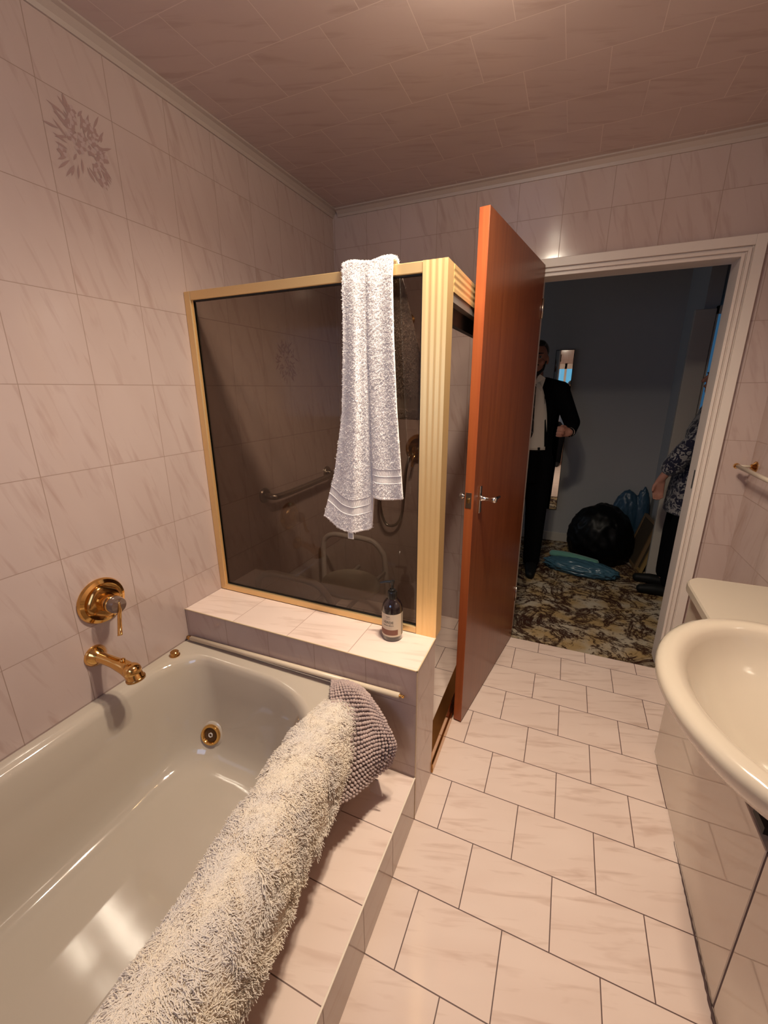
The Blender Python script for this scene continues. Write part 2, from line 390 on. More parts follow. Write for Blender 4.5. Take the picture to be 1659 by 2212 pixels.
# bedroom beyond the doorway
b = BM(); box(b, -1.3, 3.3, -.03, 2.05, -.1, 0.0); st('floor_bedroom', b, m_carpet, 'brown and beige marbled carpet beyond the doorway', 'carpet')
b = BM(); box(b, -1.3, 3.3, 1.9, 2.0, 0, H); st('wall_bedroom', b, m_bedwall, 'dark grey wall of the next room beyond the doorway', 'wall')
b = BM(); box(b, 2.115, 2.2, 1.32, 1.9, 0, H); st('wall_bedroom_right', b, m_bedwall, 'short return wall at the right of the next room', 'wall')
b = BM(); box(b, -1.3, 3.3, .1, 2.05, H, H+.1); st('ceiling_bedroom', b, m_bedwall, 'ceiling of the next room', 'ceiling')
b = BM(); box(b, -1.3, 0, .1, .16, 0, H); box(b, 0, DX0-.015, .1, .105, 0, H); box(b, DX1+.015, 3.3, .1, .105, 0, H); box(b, DX0-.015, DX1+.015, .1, .105, DH+.015, H)
st('wall_bedroom_near', b, m_bedwall, 'next room side of the doorway wall', 'wall')
b = BM(); box(b, -1.35, -1.3, .1, 2.0, 0, H); st('wall_bedroom_left', b, m_bedwall, 'left end wall of the next room', 'wall')
b = BM(); box(b, 3.3, 3.35, .1, 2.0, 0, H); st('wall_bedroom_end', b, m_bedwall, 'right end wall of the next room', 'wall')
b = BM(); box(b, -1.3, 2.11, 1.885, 1.9, 0, .09, .003, 1); st('baseboard_bedroom', b, m_bedtrim, 'low skirting along the grey bedroom wall', 'skirting')

# ------------------------------------------------------------------ bathtub
def rrect(x0, x1, y0, y1, z, r, n=14):
    """closed loop; r = corner radii (x-,y-),(x+,y-),(x+,y+),(x-,y+) as (rx,ry)"""
    out = []
    cs = ((x0, y0, 1, 1, PI), (x1, y0, -1, 1, 1.5*PI), (x1, y1, -1, -1, 0), (x0, y1, 1, -1, .5*PI))
    for (cx, cy, sx, sy, a0), (rx, ry) in zip(cs, r):
        for k in range(n+1):
            a = a0+.5*PI*k/n
            out.append(Vector((cx+sx*rx+rx*math.cos(a), cy+sy*ry+ry*math.sin(a), z)))
    return out
ZB = .482
bathL = [rrect(.001, .800, RY+.005, HB0-.001, ZB-.045, ((.01, .01),)*4), rrect(.001, .800, RY+.005, HB0-.001, ZB-.004, ((.01, .01),)*4), rrect(.004, .797, RY+.01, HB0-.003, ZB, ((.01, .01),)*4)]
def inner(dl, dr, df, dn, z, rs): return rrect(.045+dl, .735-dr, -2.93+dn, -1.397-df, z, rs)
big = ((.16, .2), (.2, .22), (.30, .20), (.13, .16)); mid = ((.18, .2), (.2, .22), (.28, .22), (.15, .18))
bathL += [inner(-.012, -.012, -.010, -.01, ZB, big), inner(0, 0, 0, 0, ZB-.004, big), inner(.010, .010, .006, .01, ZB-.014, big), inner(.016, .016, .012, .02, ZB-.034, big),
          inner(.030, .028, .024, .05, .36, mid), inner(.045, .045, .044, .10, .22, mid), inner(.056, .056, .064, .16, .155, mid), inner(.072, .070, .085, .20, .120, mid), inner(.100, .095, .115, .25, .098, mid), inner(.140, .135, .155, .30, .090, mid), inner(.20, .20, .24, .38, .0862, ((.12, .12),)*4), inner(.26, .26, .34, .48, .0835, ((.07, .1),)*4), inner(.315, .315, .45, .60, .0818, ((.025, .08),)*4), inner(.338, .338, .55, .70, .0815, ((.004, .05),)*4)]
bath = thing('bathtub', (.4, -2.17, 0), 'cream spa bathtub with gold fittings set against the left wall', 'bathtub')
b = BM(); loft(b, bathL, True, False, True); bmesh.ops.recalc_face_normals(b, faces=b.faces)
obj('tub_shell', b, m_bath, bath, 'auto')
def jet(loc, nrm):
    nrm = Vector(nrm).normalized()
    b = BM(); lathe(b, [(.066, -.016), (.060, .000), (.050, .011), (.040, .014)], loc, nrm, 32); o = obj('jet_boss', b, m_bath, bath, True)
    q = Vector(loc)+nrm*.013
    b = BM(); lathe(b, [(.039, -.004), (.040, .004), (.037, .0095), (.030, .0095), (.0255, .003), (.0245, -.004)], q, nrm, 36); j = obj('jet_ring', b, m_gold, bath, 'auto')
    b = BM(); lathe(b, [(.025, .001), (.019, -.003), (.0, -.003)], q+nrm*.002, nrm, 28); obj('jet_cup', b, mat('dark_bronze', (.10, .045, .015), .3, .6), j)
    b = BM(); lathe(b, [(.0095, -.002), (.0095, .005), (.0060, .005), (.0060, .001), (0, .001)], q+nrm*.001, nrm, 6); obj('jet_nozzle', b, m_white, j)
jet((.204, -1.452, .180), (.24, -1, .36))
b = BM(); lathe(b, [(.019, 0), (.019, .004), (.0155, .006), (.0155, .017), (.013, .0195), (0, .0195)], (.045, -1.440, ZB-.001), (0, 0, 1), 24); o = obj('air_button', b, m_bronze, bath, 'auto'); o['label'] = 'round gold button on the bath rim'
b = BM(); box(b, .378, .444, -1.4035, -1.398, .435, .457, .001, 1); o = obj('name_badge', b, m_steel, bath); o['label'] = 'small metal badge inside the bath end'
b = BM()
for k in range(9): box(b, .386+k*.0058, .389+k*.0058, -1.4042, -1.403, .443, .450)
obj('badge_lettering', b, m_rubber, o)

# mixer valve and spout on the left wall
vy, vz = -1.634, .808
v = thing('bath_mixer', (0, vy, vz), 'round gold mixer valve with lever on the left wall above the spout', 'mixer tap')
b = BM(); lathe(b, [(.076, .0), (.077, .004), (.073, .012), (.062, .017), (.058, .014), (0, .014)], (0, vy, vz), (1, 0, 0), 48); obj('wall_plate', b, m_gold, v, 'auto')
b = BM()
def sqloop(x, s, r=.35):
    out = []
    for k in range(40):
        a = 2*PI*k/40; e = (abs(math.cos(a))**3.2+abs(math.sin(a))**3.2)**(-1/3.2); out.append((x, vy+s*e*math.cos(a+PI/4+.2), vz+s*e*math.sin(a+PI/4+.2)))
    return out
loft(b, [sqloop(.013, .050), sqloop(.021, .046), sqloop(.024, .040)]); obj('inset_plate', b, m_bronze, v, 'auto')
b = BM(); lathe(b, [(.031, .022), (.029, .035), (.027, .052)], (0, vy, vz), (1, 0, 0), 32); obj('stem', b, m_gold, v, 'auto')
b = BM(); lathe(b, [(.026, .052), (.0275, .056), (.0275, .078), (.024, .090), (0, .093)], (0, vy, vz), (1, 0, 0), 32); o = obj('knob', b, mat('smoky_acrylic', (.12, .07, .05), .06, coat=.8), v, 'auto'); o['label'] = 'smoky clear knob'
b = BM(); lathe(b, [(.0278, .058), (.0288, .060), (.0288, .066), (.0278, .068)], (0, vy, vz), (1, 0, 0), 32); obj('collar', b, m_gold, v, True)
b = BM(); pts = spline([(.088, vy, vz+.012), (.094, vy-.004, vz-.012), (.093, vy-.010, vz-.045), (.098, vy-.018, vz-.075), (.106, vy-.026, vz-.090)], 5); n = len(pts)
tube(b, pts, [.0065+.004*(i/n) for i in range(n)], 12, True, .55); obj('lever', b, m_gold, v, True)
sy, sz = -1.688, .632
t = thing('bath_spout', (0, sy, sz), 'gold spout projecting from the left wall over the bath rim', 'spout')
b = BM(); lathe(b, [(.036, 0), (.036, .004), (.032, .012), (.024, .022), (.018, .028)], (0, sy, sz), (1, 0, 0), 36); obj('flange', b, m_gold, t, 'auto')
b = BM(); pts = spline([(.015, sy, sz), (.05, sy+.003, sz-.003), (.09, sy+.008, sz-.010), (.125, sy+.013, sz-.020), (.150, sy+.016, sz-.036), (.160, sy+.017, sz-.056)], 6); n = len(pts)
rr = [.0195-.002*math.sin(min(1, i/n*2.2)*PI)+.0085*max(0, (i/n-.35)/.65) for i in range(n)]
tube(b, pts, rr, 24); obj('spout_body', b, m_gold, t, 'auto')
b = BM(); ell(b, (.150, sy+.016, sz-.024), (.028, .027, .024)); obj('spout_nose', b, m_gold, t, True)
b = BM(); lathe(b, [(.0285, .0), (.0295, .004), (.0285, .009), (.020, .010)], (.158, sy+.017, sz-.048), (.18, .02, -1), 28); obj('spout_lip', b, m_bronze, t, True)
b = BM(); lathe(b, [(.006, 0), (.006, .004), (.0085, .005), (.0085, .009), (.004, .011), (0, .011)], (.118, sy+.012, sz+.002), (.1, 0, 1), 18); obj('diverter_knob', b, m_gold, t, True)

# ------------------------------------------------------------------ shower screen
scr = thing('shower_screen', (.5, -1.12, HZ), 'gold framed brown tinted shower screen standing on the tiled ledge', 'shower screen')
YS = -1.130; TZ = 1.818
b = BM(); box(b, .0, .030, YS, YS+.028, HZ, TZ, .002, 1); box(b, .030, .036, YS+.006, YS+.020, HZ+.02, TZ-.02); obj('side_rail', b, m_anod, scr)
b = BM(); box(b, .030, .926, YS, YS+.028, TZ-.030, TZ, .002, 1); obj('top_rail', b, m_anod, scr)
b = BM(); box(b, .030, .926, YS, YS+.028, HZ, HZ+.026, .002, 1); obj('bottom_rail', b, m_anod, scr)
b = BM(); box(b, .032, .924, YS+.012, YS+.018, HZ+.022, TZ-.026); obj('glass_pane', b, m_glass, scr)
b = BM()
for x0, x1, z0, z1 in ((.030, .036, HZ+.02, TZ-.025), (.920, .926, HZ+.02, TZ-.025), (.03, .926, TZ-.034, TZ-.029), (.03, .926, HZ+.025, HZ+.029)): box(b, x0, x1, YS+.009, YS+.021, z0, z1)
obj('rubber_seal', b, m_rubber, scr)
def fluted(length, width, depth):            # profile across width with ridges, extruded along +z
    prof = [(0, 0)]
    edges = [0, .06, .13, .27, .31, .45, .49, .63, .67, .83, .88, 1]
    n = 56; pts = []
    for i in range(n+1):
        u = i/n; ridge = 0.0010*(0.5+0.5*math.cos(u*2*PI*4+PI)) if .125 < u < .875 else .0010
        pts.append((u*width, -ridge))
    pts += [(width, depth), (0, depth)]
    return pts
b = BM(); pr = fluted(0, .074, .066); loft(b, [[(.926+u, YS-.001+d, z) for u, d in pr] for z in (HZ-.001, TZ)]); bmesh.ops.recalc_face_normals(b, faces=b.faces); obj('corner_post', b, m_anod2, scr)
# fluted header over the open side, running back to the far wall
b = BM(); pr = fluted(0, .074, .04); loft(b, [[(1.0-d, y, TZ-.074+u) for u, d in pr] for y in (YS+.066, -.002)]); bmesh.ops.recalc_face_normals(b, faces=b.faces); obj('header', b, m_anod2, scr)
b = BM(); box(b, .965, .998, YS+.066, -.002, TZ-.100, TZ-.076); obj('header_track', b, mat('grey_track', (.22, .20, .18), .5, .3), scr)
b = BM(); box(b, .955, .975, YS+.066, -.002, TZ-.150, TZ-.098); obj('track_brush', b, m_rubber, scr)
b = BM(); box(b, .955, 1.001, HB1, -.002, .0, .105, .002, 1); box(b, .985, 1.006, HB1, -.002, .0, .045, .002, 1); o = obj('threshold_sill', b, m_bronze, scr)

# ------------------------------------------------------------------ door leaf
hin = Vector((1.170, -.030, 0)); dd = Vector((1.049-1.172, -.838+.037, 0)).normalized(); nn = Vector((-dd.y, dd.x, 0))
if nn.x < 0: nn = -nn
def D(s, t, z): return hin+dd*s+nn*t+Vector((0, 0, z))      # s along the leaf, t out of the face
DL = .808
def dbox(b, s0, s1, t0, t1, z0, z1, bev=0):
    q = BM(); box(q, s0, s1, t0, t1, z0, z1, bev, 2)
    for w in q.verts: w.co = D(*w.co)
    me = bpy.data.meshes.new('t'); bmesh.ops.recalc_face_normals(q, faces=q.faces); q.to_mesh(me); q.free(); b.from_mesh(me); bpy.data.meshes.remove(me)
dr = thing('door_1', hin, 'open red brown flush wooden door beside the shower', 'door', kind='structure')
b = BM(); dbox(b, 0, DL-.004, -.036, 0, .008, 2.035); obj('door_leaf', b, m_door, dr)
b = BM(); dbox(b, DL-.004, DL, -.036, 0, .008, 2.035, .001); obj('edge_strip', b, m_dooredge, dr)
hs, hz = .742, 1.052
b = BM(); dbox(b, hs-.010, hs+.010, 0, .007, hz-.062, hz+.050, .003); o = obj('handle_plate', b, m_chrome, dr)
b = BM(); lathe(b, [(.012, 0), (.012, .006), (.0085, .010), (.0085, .040), (.012, .046), (.013, .058), (.009, .064), (0, .064)], D(hs, .006, hz), nn, 20)
obj('door_knob', b, m_chrome, o, True)
b = BM(); tube(b, [D(hs-.002, .058, hz), D(hs-.03, .060, hz-.001), D(hs-.075, .058, hz-.004)], [.0075, .0065, .005], 12); obj('door_lever', b, mat('dark_chrome', (.10, .09, .085), .2, 1.0), o, True)
b = BM(); dbox(b, DL-.0005, DL+.0015, -.032, -.008, hz-.030, hz+.032, .0004); o = obj('latch_plate', b, m_steel, dr)
b = BM(); dbox(b, DL+.001, DL+.010, -.025, -.014, hz-.008, hz+.010, .002); obj('latch_bolt', b, mat('brass', (.55, .38, .15), .25, 1.0), o)
b = BM(); lathe(b, [(.008, 0), (.008, .018), (.013, .024), (.013, .036), (0, .038)], D(hs+.02, -.036, hz+.004), -nn, 16); obj('rear_knob', b, m_chrome, dr, True)
for z in (.25, 1.80):
    b = BM(); tube(b, [D(-.003, .004, z), D(-.003, .004, z+.09)], .006, 10); obj('hinge', b, m_steel, dr, True)

# ------------------------------------------------------------------ vanity with basin
van = thing('vanity_unit', (1.98, -1.8, 0), 'cream vanity cabinet with glossy doors along the right wall', 'vanity')
VX, VY0, VY1 = 1.832, -2.90, -.668
b = BM(); box(b, VX+.018, RX-.004, VY0, VY1, .0, .655); obj('carcass', b, m_vanity, van)
bcy0 = -1.365
gaps = [VY1, -1.487, -2.20, VY0]
for i in range(3):
    b = BM(); box(b, VX, VX+.018, gaps[i+1]+.004, gaps[i]-.004 if i else gaps[i], .006, .530, .002, 1); obj('door', b, m_vanity, van)
FAS = []
for ya, yb in ((VY0, bcy0), (bcy0, VY1)):
    b = BM(); box(b, VX+.004, VX+.018, ya, yb, .578, .775); FAS.append(obj('fascia', b, m_vanity, van))
b = BM(); box(b, VX+.016, VX+.019, VY0, VY1, .52, .58); obj('finger_recess', b, mat('recess_shade', (.10, .06, .04), .7), van)  # dark brown strip paints the shade inside the finger recess
b = BM(); box(b, VX-.002, VX+.012, -1.46, -1.405, .548, .566); obj('finger_pull', b, m_rubber, van)
b = BM()
cl = [(RX-.003, -.664), (1.858, -.664), (1.838, -.669), (1.815, -.690), (1.804, -.712), (1.800, -.74), (1.800, VY0), (RX-.003, VY0)]
loft(b, [[(x+(.004 if (z < .776 or z > .806) and x < 2 else 0), y-(.004 if (z < .776 or z > .806) and y > -.8 else 0), z) for x, y in cl] for z in (.772, .778, .802, .808)]); bmesh.ops.recalc_face_normals(b, faces=b.faces)
ctop = obj('countertop', b, m_counter, van)
b = BM(); pp = [(VX-.001-.0015*abs(math.sin(i*1.9)), -1.06-.46*i/40, .002) for i in range(41)]
tube(b, pp, [.0008+.0042*(i/40)*(.75+.25*math.sin(i*2.3)) for i in range(41)], 8); o = obj('sealant_gap', b, mat('dark_sealant', (.10, .06, .055), .8), van); o['label'] = 'dark worn sealant along the foot of the cabinet'
b = BM(); tube(b, [(VX+.004, -1.487, .008), (VX+.004, -1.487, .53)], .004, 8); obj('door_gap_strip', b, mat('mauve_gap', (.10, .06, .06), .7), van)
bcx, bcy = 1.895, -1.365
def el(a, c, z, ox=0, flat=0, n=64):
    out = []
    for k in range(n):
        q = 2*PI*k/n; x = a*math.cos(q); y = c*math.sin(q)
        out.append(Vector((min(bcx+ox+x, RX-.004-flat), bcy+y, z)))
    return out
b = BM()
L = [el(.12, .18, .66, .02), el(.20, .28, .700, .01), el(.252, .337, .752), el(.274, .360, .782), el(.283, .368, .800), el(.284, .369, .813), el(.279, .364, .824), el(.268, .353, .830), el(.250, .335, .831), el(.238, .322, .828), el(.229, .313, .818, .004), el(.222, .306, .800, .006), el(.210, .290, .765, .01), el(.180, .255, .725, .015), el(.13, .19, .700, .02), el(.06, .08, .690, .02), el(.02, .02, .688, .02)]
loft(b, L, True, True, True); bmesh.ops.recalc_face_normals(b, faces=b.faces)
bas = obj('basin', b, m_basin, van, True)
for tgt, (ea, ec) in [(ctop, (.262, .346))]+[(q_, (.262, .346)) for q_ in FAS]:
    b = BM(); loft(b, [el(ea, ec, z, 0, -.2) for z in (.55, .95)]); bmesh.ops.recalc_face_normals(b, faces=b.faces); cut = obj('cutter', b)
    q = tgt.modifiers.new('cut', 'BOOLEAN'); q.object = cut; q.operation = 'DIFFERENCE'; q.solver = 'EXACT'; applied(tgt)
    cm_ = cut.data; bpy.data.objects.remove(cut); bpy.data.meshes.remove(cm_); bas['label'] = 'large oval cream basin projecting from the counter'
b = BM(); lathe(b, [(.022, 0), (.022, .003), (.016, .004), (0, .003)], (bcx+.02, bcy, .688), (0, 0, 1), 20); obj('drain', b, m_gold, bas, True)

# ------------------------------------------------------------------ towel rail on the right wall
tr = thing('towel_rail', (RX, -.06, 1.13), 'cream towel rail with gold ends on the right wall above the counter', 'towel rail')
b = BM(); tube(b, [(2.068, -.066, 1.131), (2.068, -.70, 1.131)], .009, 14); obj('rail_bar', b, mat('cream_enamel', (.55, .46, .36), .3), tr, True)
for y in (-.062, -.70):
    b = BM(); lathe(b, [(.024, 0), (.024, .004), (.014, .012), (.009, .02)], (RX, y, 1.131), (-1, 0, 0), 24); obj('flange', b, m_bronze, tr, 'auto')
    b = BM(); tube(b, [(RX-.01, y, 1.131), (2.068, y, 1.131)], .006, 12); obj('rail_post', b, mat('cream_post', (.55, .46, .36), .3), tr, True)
    b = BM(); ell(b, (2.066, y, 1.131), .0125); obj('end_ball', b, m_gold, tr, True)

# ------------------------------------------------------------------ cream rod lying along the foot of the dividing wall
rd = thing('curtain_rod', (.5, -1.345, .50), 'thin cream rod with gold tips along the dividing wall above the bath end', 'rod')
b = BM(); tube(b, [(.030, -1.345, .497), (.945, -1.345, .520)], .0095, 14); obj('rod_tube', b, mat('cream_rod', (.66, .54, .40), .35), rd, True)
b = BM(); tube(b, [(.010, -1.345, .4965), (.032, -1.345, .497)], .0085, 12); obj('rod_end', b, m_bronze, rd, True)
b = BM(); tube(b, [(.944, -1.345, .520), (.962, -1.345, .5205)], .0045, 12); obj('rod_tip', b, m_gold, rd, True)

# ------------------------------------------------------------------ soap bottle on the ledge
bo = Vector((.853, -1.180, HZ+.0015))
t = thing('soap_bottle', bo, 'dark pump bottle with a cream label standing on the tiled ledge', 'bottle')
BR = .0365
b = BM(); lathe(b, [(.020, 0), (.0345, .0), (BR, .003), (BR, .112), (.035, .126), (.030, .138), (.0215, .148), (.015, .154), (.0135, .160), (.0135, .166), (0, .166)], bo, (0, 0, 1), 40); obj('bottle_body', b, m_amber, t, 'auto')
def arc_patch(b, a0, a1, z0, z1, r, n=24):
    lo = [b.verts.new((bo.x+r*math.cos(a0+(a1-a0)*k/n), bo.y+r*math.sin(a0+(a1-a0)*k/n), bo.z+z0)) for k in range(n+1)]
    hi = [b.verts.new((v.co.x, v.co.y, bo.z+z1)) for v in lo]
    for k in range(n): b.faces.new((lo[k], lo[k+1], hi[k+1], hi[k]))
face = math.atan2(-2.387-bo.y, 1.3507-bo.x)
b = BM(); arc_patch(b, face-2.2, face+.98, .018, .106, BR+.0006, 40); lab = obj('label_sticker', b, m_label, t, True)
b = BM(); arc_patch(b, face+1.02, face+1.7, .018, .106, BR+.0006); obj('side_label', b, mat('grey_label', (.38, .33, .26), .6), t, True)
b = BM(); arc_patch(b, face-1.6, face+.55, .025, .046, BR+.0009, 30); obj('brown_panel', b, m_brownprint, lab, True)
def wrap_text(txt, size, z, ang, m, name):
    me = text_mesh(txt, size)
    for v in me.vertices:
        a = ang+v.co.x/(BR+.001); v.co = (bo.x+(BR+.0012)*math.cos(a), bo.y+(BR+.0012)*math.sin(a), bo.z+z+v.co.y)
    obj(name, me, m, lab)
tx = face-.42
wrap_text('VERDE', .0135, .0705, tx, m_ink, 'print'); wrap_text('HAND BALM', .0070, .0605, tx, m_ink, 'print')
wrap_text('-- ---- -------', .006, .051, tx, mat('grey_print', (.3, .22, .17), .7), 'print')
b = BM(); arc_patch(b, tx-.26, tx+.26, .092, .0925, BR+.0012, 8); arc_patch(b, tx-.20, tx+.20, .0955, .0985, BR+.0012, 8); arc_patch(b, tx-.2, tx+.2, .0875, .0885, BR+.0012, 8); obj('print', b, mat('faint_print', (.36, .28, .21), .7), lab)
b = BM(); lathe(b, [(.0165, .153), (.0168, .155), (.0168, .176), (.015, .179), (.010, .179), (.010, .186), (.006, .188)], bo, (0, 0, 1), 28); obj('pump_collar', b, m_black, t, 'auto')
b = BM(); tube(b, [bo+Vector((0, 0, .186)), bo+Vector((0, 0, .205))], [.0042, .0048], 12); tube(b, [bo+Vector((0, 0, .203)), bo+Vector((0, 0, .218))], [.0055, .0085], 14)
dv = Vector((-.93, -.25, 0)).normalized(); tube(b, [bo+Vector((0, 0, .214)), bo+dv*.022+Vector((0, 0, .213)), bo+dv*.043+Vector((0, 0, .208))], [.0058, .005, .0035], 12); obj('pump_head', b, m_black, t, 'auto')

# ------------------------------------------------------------------ grab rail, shower fittings (seen through the glass)
g = thing('grab_rail', (0, -.5, .97), 'bent steel grab rail on the left wall inside the shower', 'grab rail')
for y, z in ((-.785, .966), (-.188, .976)):
    b = BM(); lathe(b, [(.038, 0), (.038, .006), (.033, .012), (.018, .014)], (0, y, z), (1, 0, 0), 28); obj('flange', b, m_steel, g, 'auto')
b = BM(); tube(b, spline([(.005, -.785, .966), (.030, -.785, .964), (.050, -.775, .961), (.060, -.745, .959), (.060, -.60, .959), (.060, -.35, .966), (.060, -.228, .970), (.050, -.198, .973), (.030, -.188, .975), (.005, -.188, .976)], 6), .0155, 14); obj('rail_tube', b, m_steel, g, True)
s = thing('hand_shower', (.47, 0, 1.84), 'black hand shower with a looped hose on the far shower wall', 'hand shower')
b = BM(); lathe(b, [(.030, 0), (.030, .004), (.012, .010), (.010, .055)], (.472, 0, 1.842), (0, -1, 0), 24); ell(b, (.472, -.068, 1.842), .024); obj('wall_bracket', b, m_bronze, s, 'auto')
b = BM(); tube(b, spline([(.455, -.085, 1.83), (.445, -.10, 1.805), (.45, -.105, 1.76), (.462, -.10, 1.70), (.468, -.095, 1.66)], 5), [.018, .018, .019, .018, .017]+[.016]*5+[.014]*5+[.012]*6, 14); obj('shower_handle', b, m_black, s, True)
b = BM(); ell(b, (.435, -.105, 1.80), (.03, .026, .03)); obj('spray_head', b, m_black, s, True)
b = BM(); tube(b, spline([(.468, -.095, 1.66), (.43, -.07, 1.45), (.36, -.06, 1.15), (.312, -.06, .85), (.315, -.06, .72), (.345, -.06, .645), (.385, -.06, .632), (.43, -.06, .66), (.458, -.06, .73), (.468, -.055, .85), (.478, -.05, 1.0), (.49, -.03, 1.08)], 8), .0085, 10); obj('hose', b, m_steel, s, True)
s = thing('shower_mixer', (.53, 0, 1.13), 'round gold shower mixer with lever on the far shower wall', 'mixer tap')
b = BM(); lathe(b, [(.088, 0), (.088, .004), (.082, .012), (.066, .016), (.062, .013), (0, .013)], (.545, 0, 1.125), (0, -1, 0), 40); obj('wall_plate', b, m_bronze, s, 'auto')
b = BM(); lathe(b, [(.030, .012), (.026, .05), (.024, .075), (0, .08)], (.545, 0, 1.125), (0, -1, 0), 28); obj('knob', b, m_bronze, s, 'auto')
b = BM(); tube(b, [(.545, -.075, 1.12), (.535, -.085, 1.07), (.53, -.095, 1.03)], [.007, .008, .009], 12, True, .6); obj('lever', b, m_gold, s, True)

# ------------------------------------------------------------------ shower stool
ch = thing('shower_chair', (.36, -.66, .03), 'white tube framed shower chair with an oval seat behind the glass', 'shower chair')
for y in (-.36, -.955):
    b = BM(); tube(b, spline([(.045, y, .035), (.055, y, .40), (.060, y, .56), (.085, y, .615), (.14, y, .640), (.23, y, .640), (.33, y, .640), (.40, y, .625), (.45, y, .575), (.47, y, .50), (.50, y, .035)], 6), .0155, 12); obj('arm_frame', b, m_white, ch, True)
    for x in (.045, .50):
        b = BM(); lathe(b, [(.017, 0), (.019, .004), (.016, .03), (0, .032)], (x, y, .031), (0, 0, 1), 14); obj('rubber_foot', b, m_rubber, ch)
b = BM()
def eseat(r, z): return [Vector((.385+.155*r*math.cos(2*PI*k/40), -.62+.150*r*math.sin(2*PI*k/40), z-.012*(math.cos(2*PI*k/40)*r))) for k in range(40)]
loft(b, [eseat(.9, .462), eseat(1.0, .470), eseat(1.02, .482), eseat(.97, .494), eseat(.8, .500), eseat(.4, .499), eseat(.14, .492), eseat(.03, .490)]); obj('seat', b, mat('grey_seat_pad', (.60, .54, .44), .5), ch, True)
b = BM(); tube(b, [(.30, -.36, .46), (.30, -.955, .46)], .011, 10); tube(b, [(.47, -.36, .455), (.47, -.955, .455)], .011, 10); obj('seat_rail', b, m_white, ch, True)

# ------------------------------------------------------------------ printed flower sprays on two wall tiles (flat glaze print)
def floral(cy, cz, s, nm):
    b = BM(); rnd = random.Random(int(cz*100))
    def leaf(p, a, l, w, mi):
        n = 8; pts = []
        for sgn in (1, -1):
            for k in range(n):
                u = k/n if sgn > 0 else 1-k/n
                pts.append((u*l, sgn*w*math.sin(PI*u)))
        vs = [b.verts.new((.0006+.00005*mi+rnd.random()*.0002, cy+p[0]+x*math.cos(a)-y*math.sin(a), cz+p[1]+x*math.sin(a)+y*math.cos(a))) for x, y in pts]
        f = b.faces.new(vs); f.material_index = mi
    for k in range(64):
        a = rnd.uniform(0, 2*PI); r = s*rnd.uniform(.2, .5); leaf((r*math.cos(a), r*1.15*math.sin(a)), a+rnd.uniform(-.8, .8), s*rnd.uniform(.15, .38), s*.024, 0)
    for k in range(20):
        a = rnd.uniform(0, 2*PI); r = s*rnd.uniform(0, .55); p = (r*math.cos(a), r*1.2*math.sin(a))
        for j in range(5): leaf(p, j*2*PI/5+k, s*.11, s*.04, 1 if j % 2 else 0)
    bmesh.ops.recalc_face_normals(b, faces=b.faces)
    obj(nm, b, [m_print, m_print2], wl)
floral(-1.418, 2.135, .135, 'floral_print'); floral(-.522, 1.611, .135, 'floral_print')

# ------------------------------------------------------------------ white towel over the screen
def lerp_tab(tab, t):
    for (a, va), (c, vc) in zip(tab, tab[1:]):
        if t <= c:
            k = (t-a)/(c-a); return va+(vc-va)*k
    return tab[-1][1]
tw = thing('hand_towel', (.75, YS, TZ), 'white terry towel hanging over the top of the shower screen', 'towel')
NU, NV = 72, 150
def towel_pt(u, v):
    """u 0..1 across, v 0..1 : 0 = hem in front, ~.62 = over the rail, 1 = hem behind"""
    split = .53
    hem = 1.035-.045*math.sin(min(1, u/split)*PI*.8) if u < split else 1.125-.008*math.sin((u-split)/(1-split)*PI)
    front = TZ+.012-hem
    if v < .60:
        f = 1-v/.60                                   # 0 at rail, 1 at hem
        z = TZ+.012-front*f
        xl = lerp_tab([(0, .672), (.25, .672), (.55, .660), (.8, .625), (1, .578)], f); xr = lerp_tab([(0, .838), (.3, .846), (.6, .858), (1, .880)], f)
        cen = lerp_tab([(0, .755), (.3, .755), (1, .765)], f)
        x = xl+(cen-xl)*(u/split) if u < split else cen+(xr-cen)*((u-split)/(1-split))
        fold = .007*math.sin(u*PI*5.2+.6)*(.35+.65*f)+.010*math.exp(-((u-split)/.03)**2)*(.3+f)-.012*math.exp(-((u-.30-.05*f)/.05)**2)*f+.006*math.sin(u*11+f*3)*f
        if u < split: fold -= .010*f
        y = YS-.0075-.004-.012*f**.5+fold*.9
        y = min(y, YS-.006)
        if f < .06: y = YS-.0075+(y-YS+.0075)*(f/.06)
        return Vector((x, y, z))
    if v < .66:
        a = (v-.60)/.06*PI
        x = .672+u*.166
        yc = YS+.014; return Vector((x, yc-.0215*math.cos(a), TZ+.012+.006*math.sin(a)+.004*math.sin(u*9)))
    f = (v-.66)/.34
    z = TZ+.012-.455*f; x = (.672+.06*f)+u*(.166+f*.062)
    y = YS+.0355+.012*f**.5+.006*math.sin(u*PI*4+1)*f
    return Vector((x, y, z))
vs = []; fs = []
for j in range(NV+1):
    for i in range(NU+1): vs.append(towel_pt(i/NU, j/NV))
for j in range(NV):
    for i in range(NU):
        a = j*(NU+1)+i; fs.append((a, a+1, a+NU+2, a+NU+1))
me = bpy.data.meshes.new('towel_cloth'); me.from_pydata(vs, [], fs)
def band(v): return .045 < v < .085 or .945 < v < .975
for k, f in enumerate(me.polygons):
    f.material_index = 1 if band((k//NU+.5)/NV) else 0
tc = obj('towel_cloth', me, [m_towel, m_towelb], tw, True)
sol = tc.modifiers.new('s', 'SOLIDIFY'); sol.thickness = .005; sol.offset = 0
applied(tc)
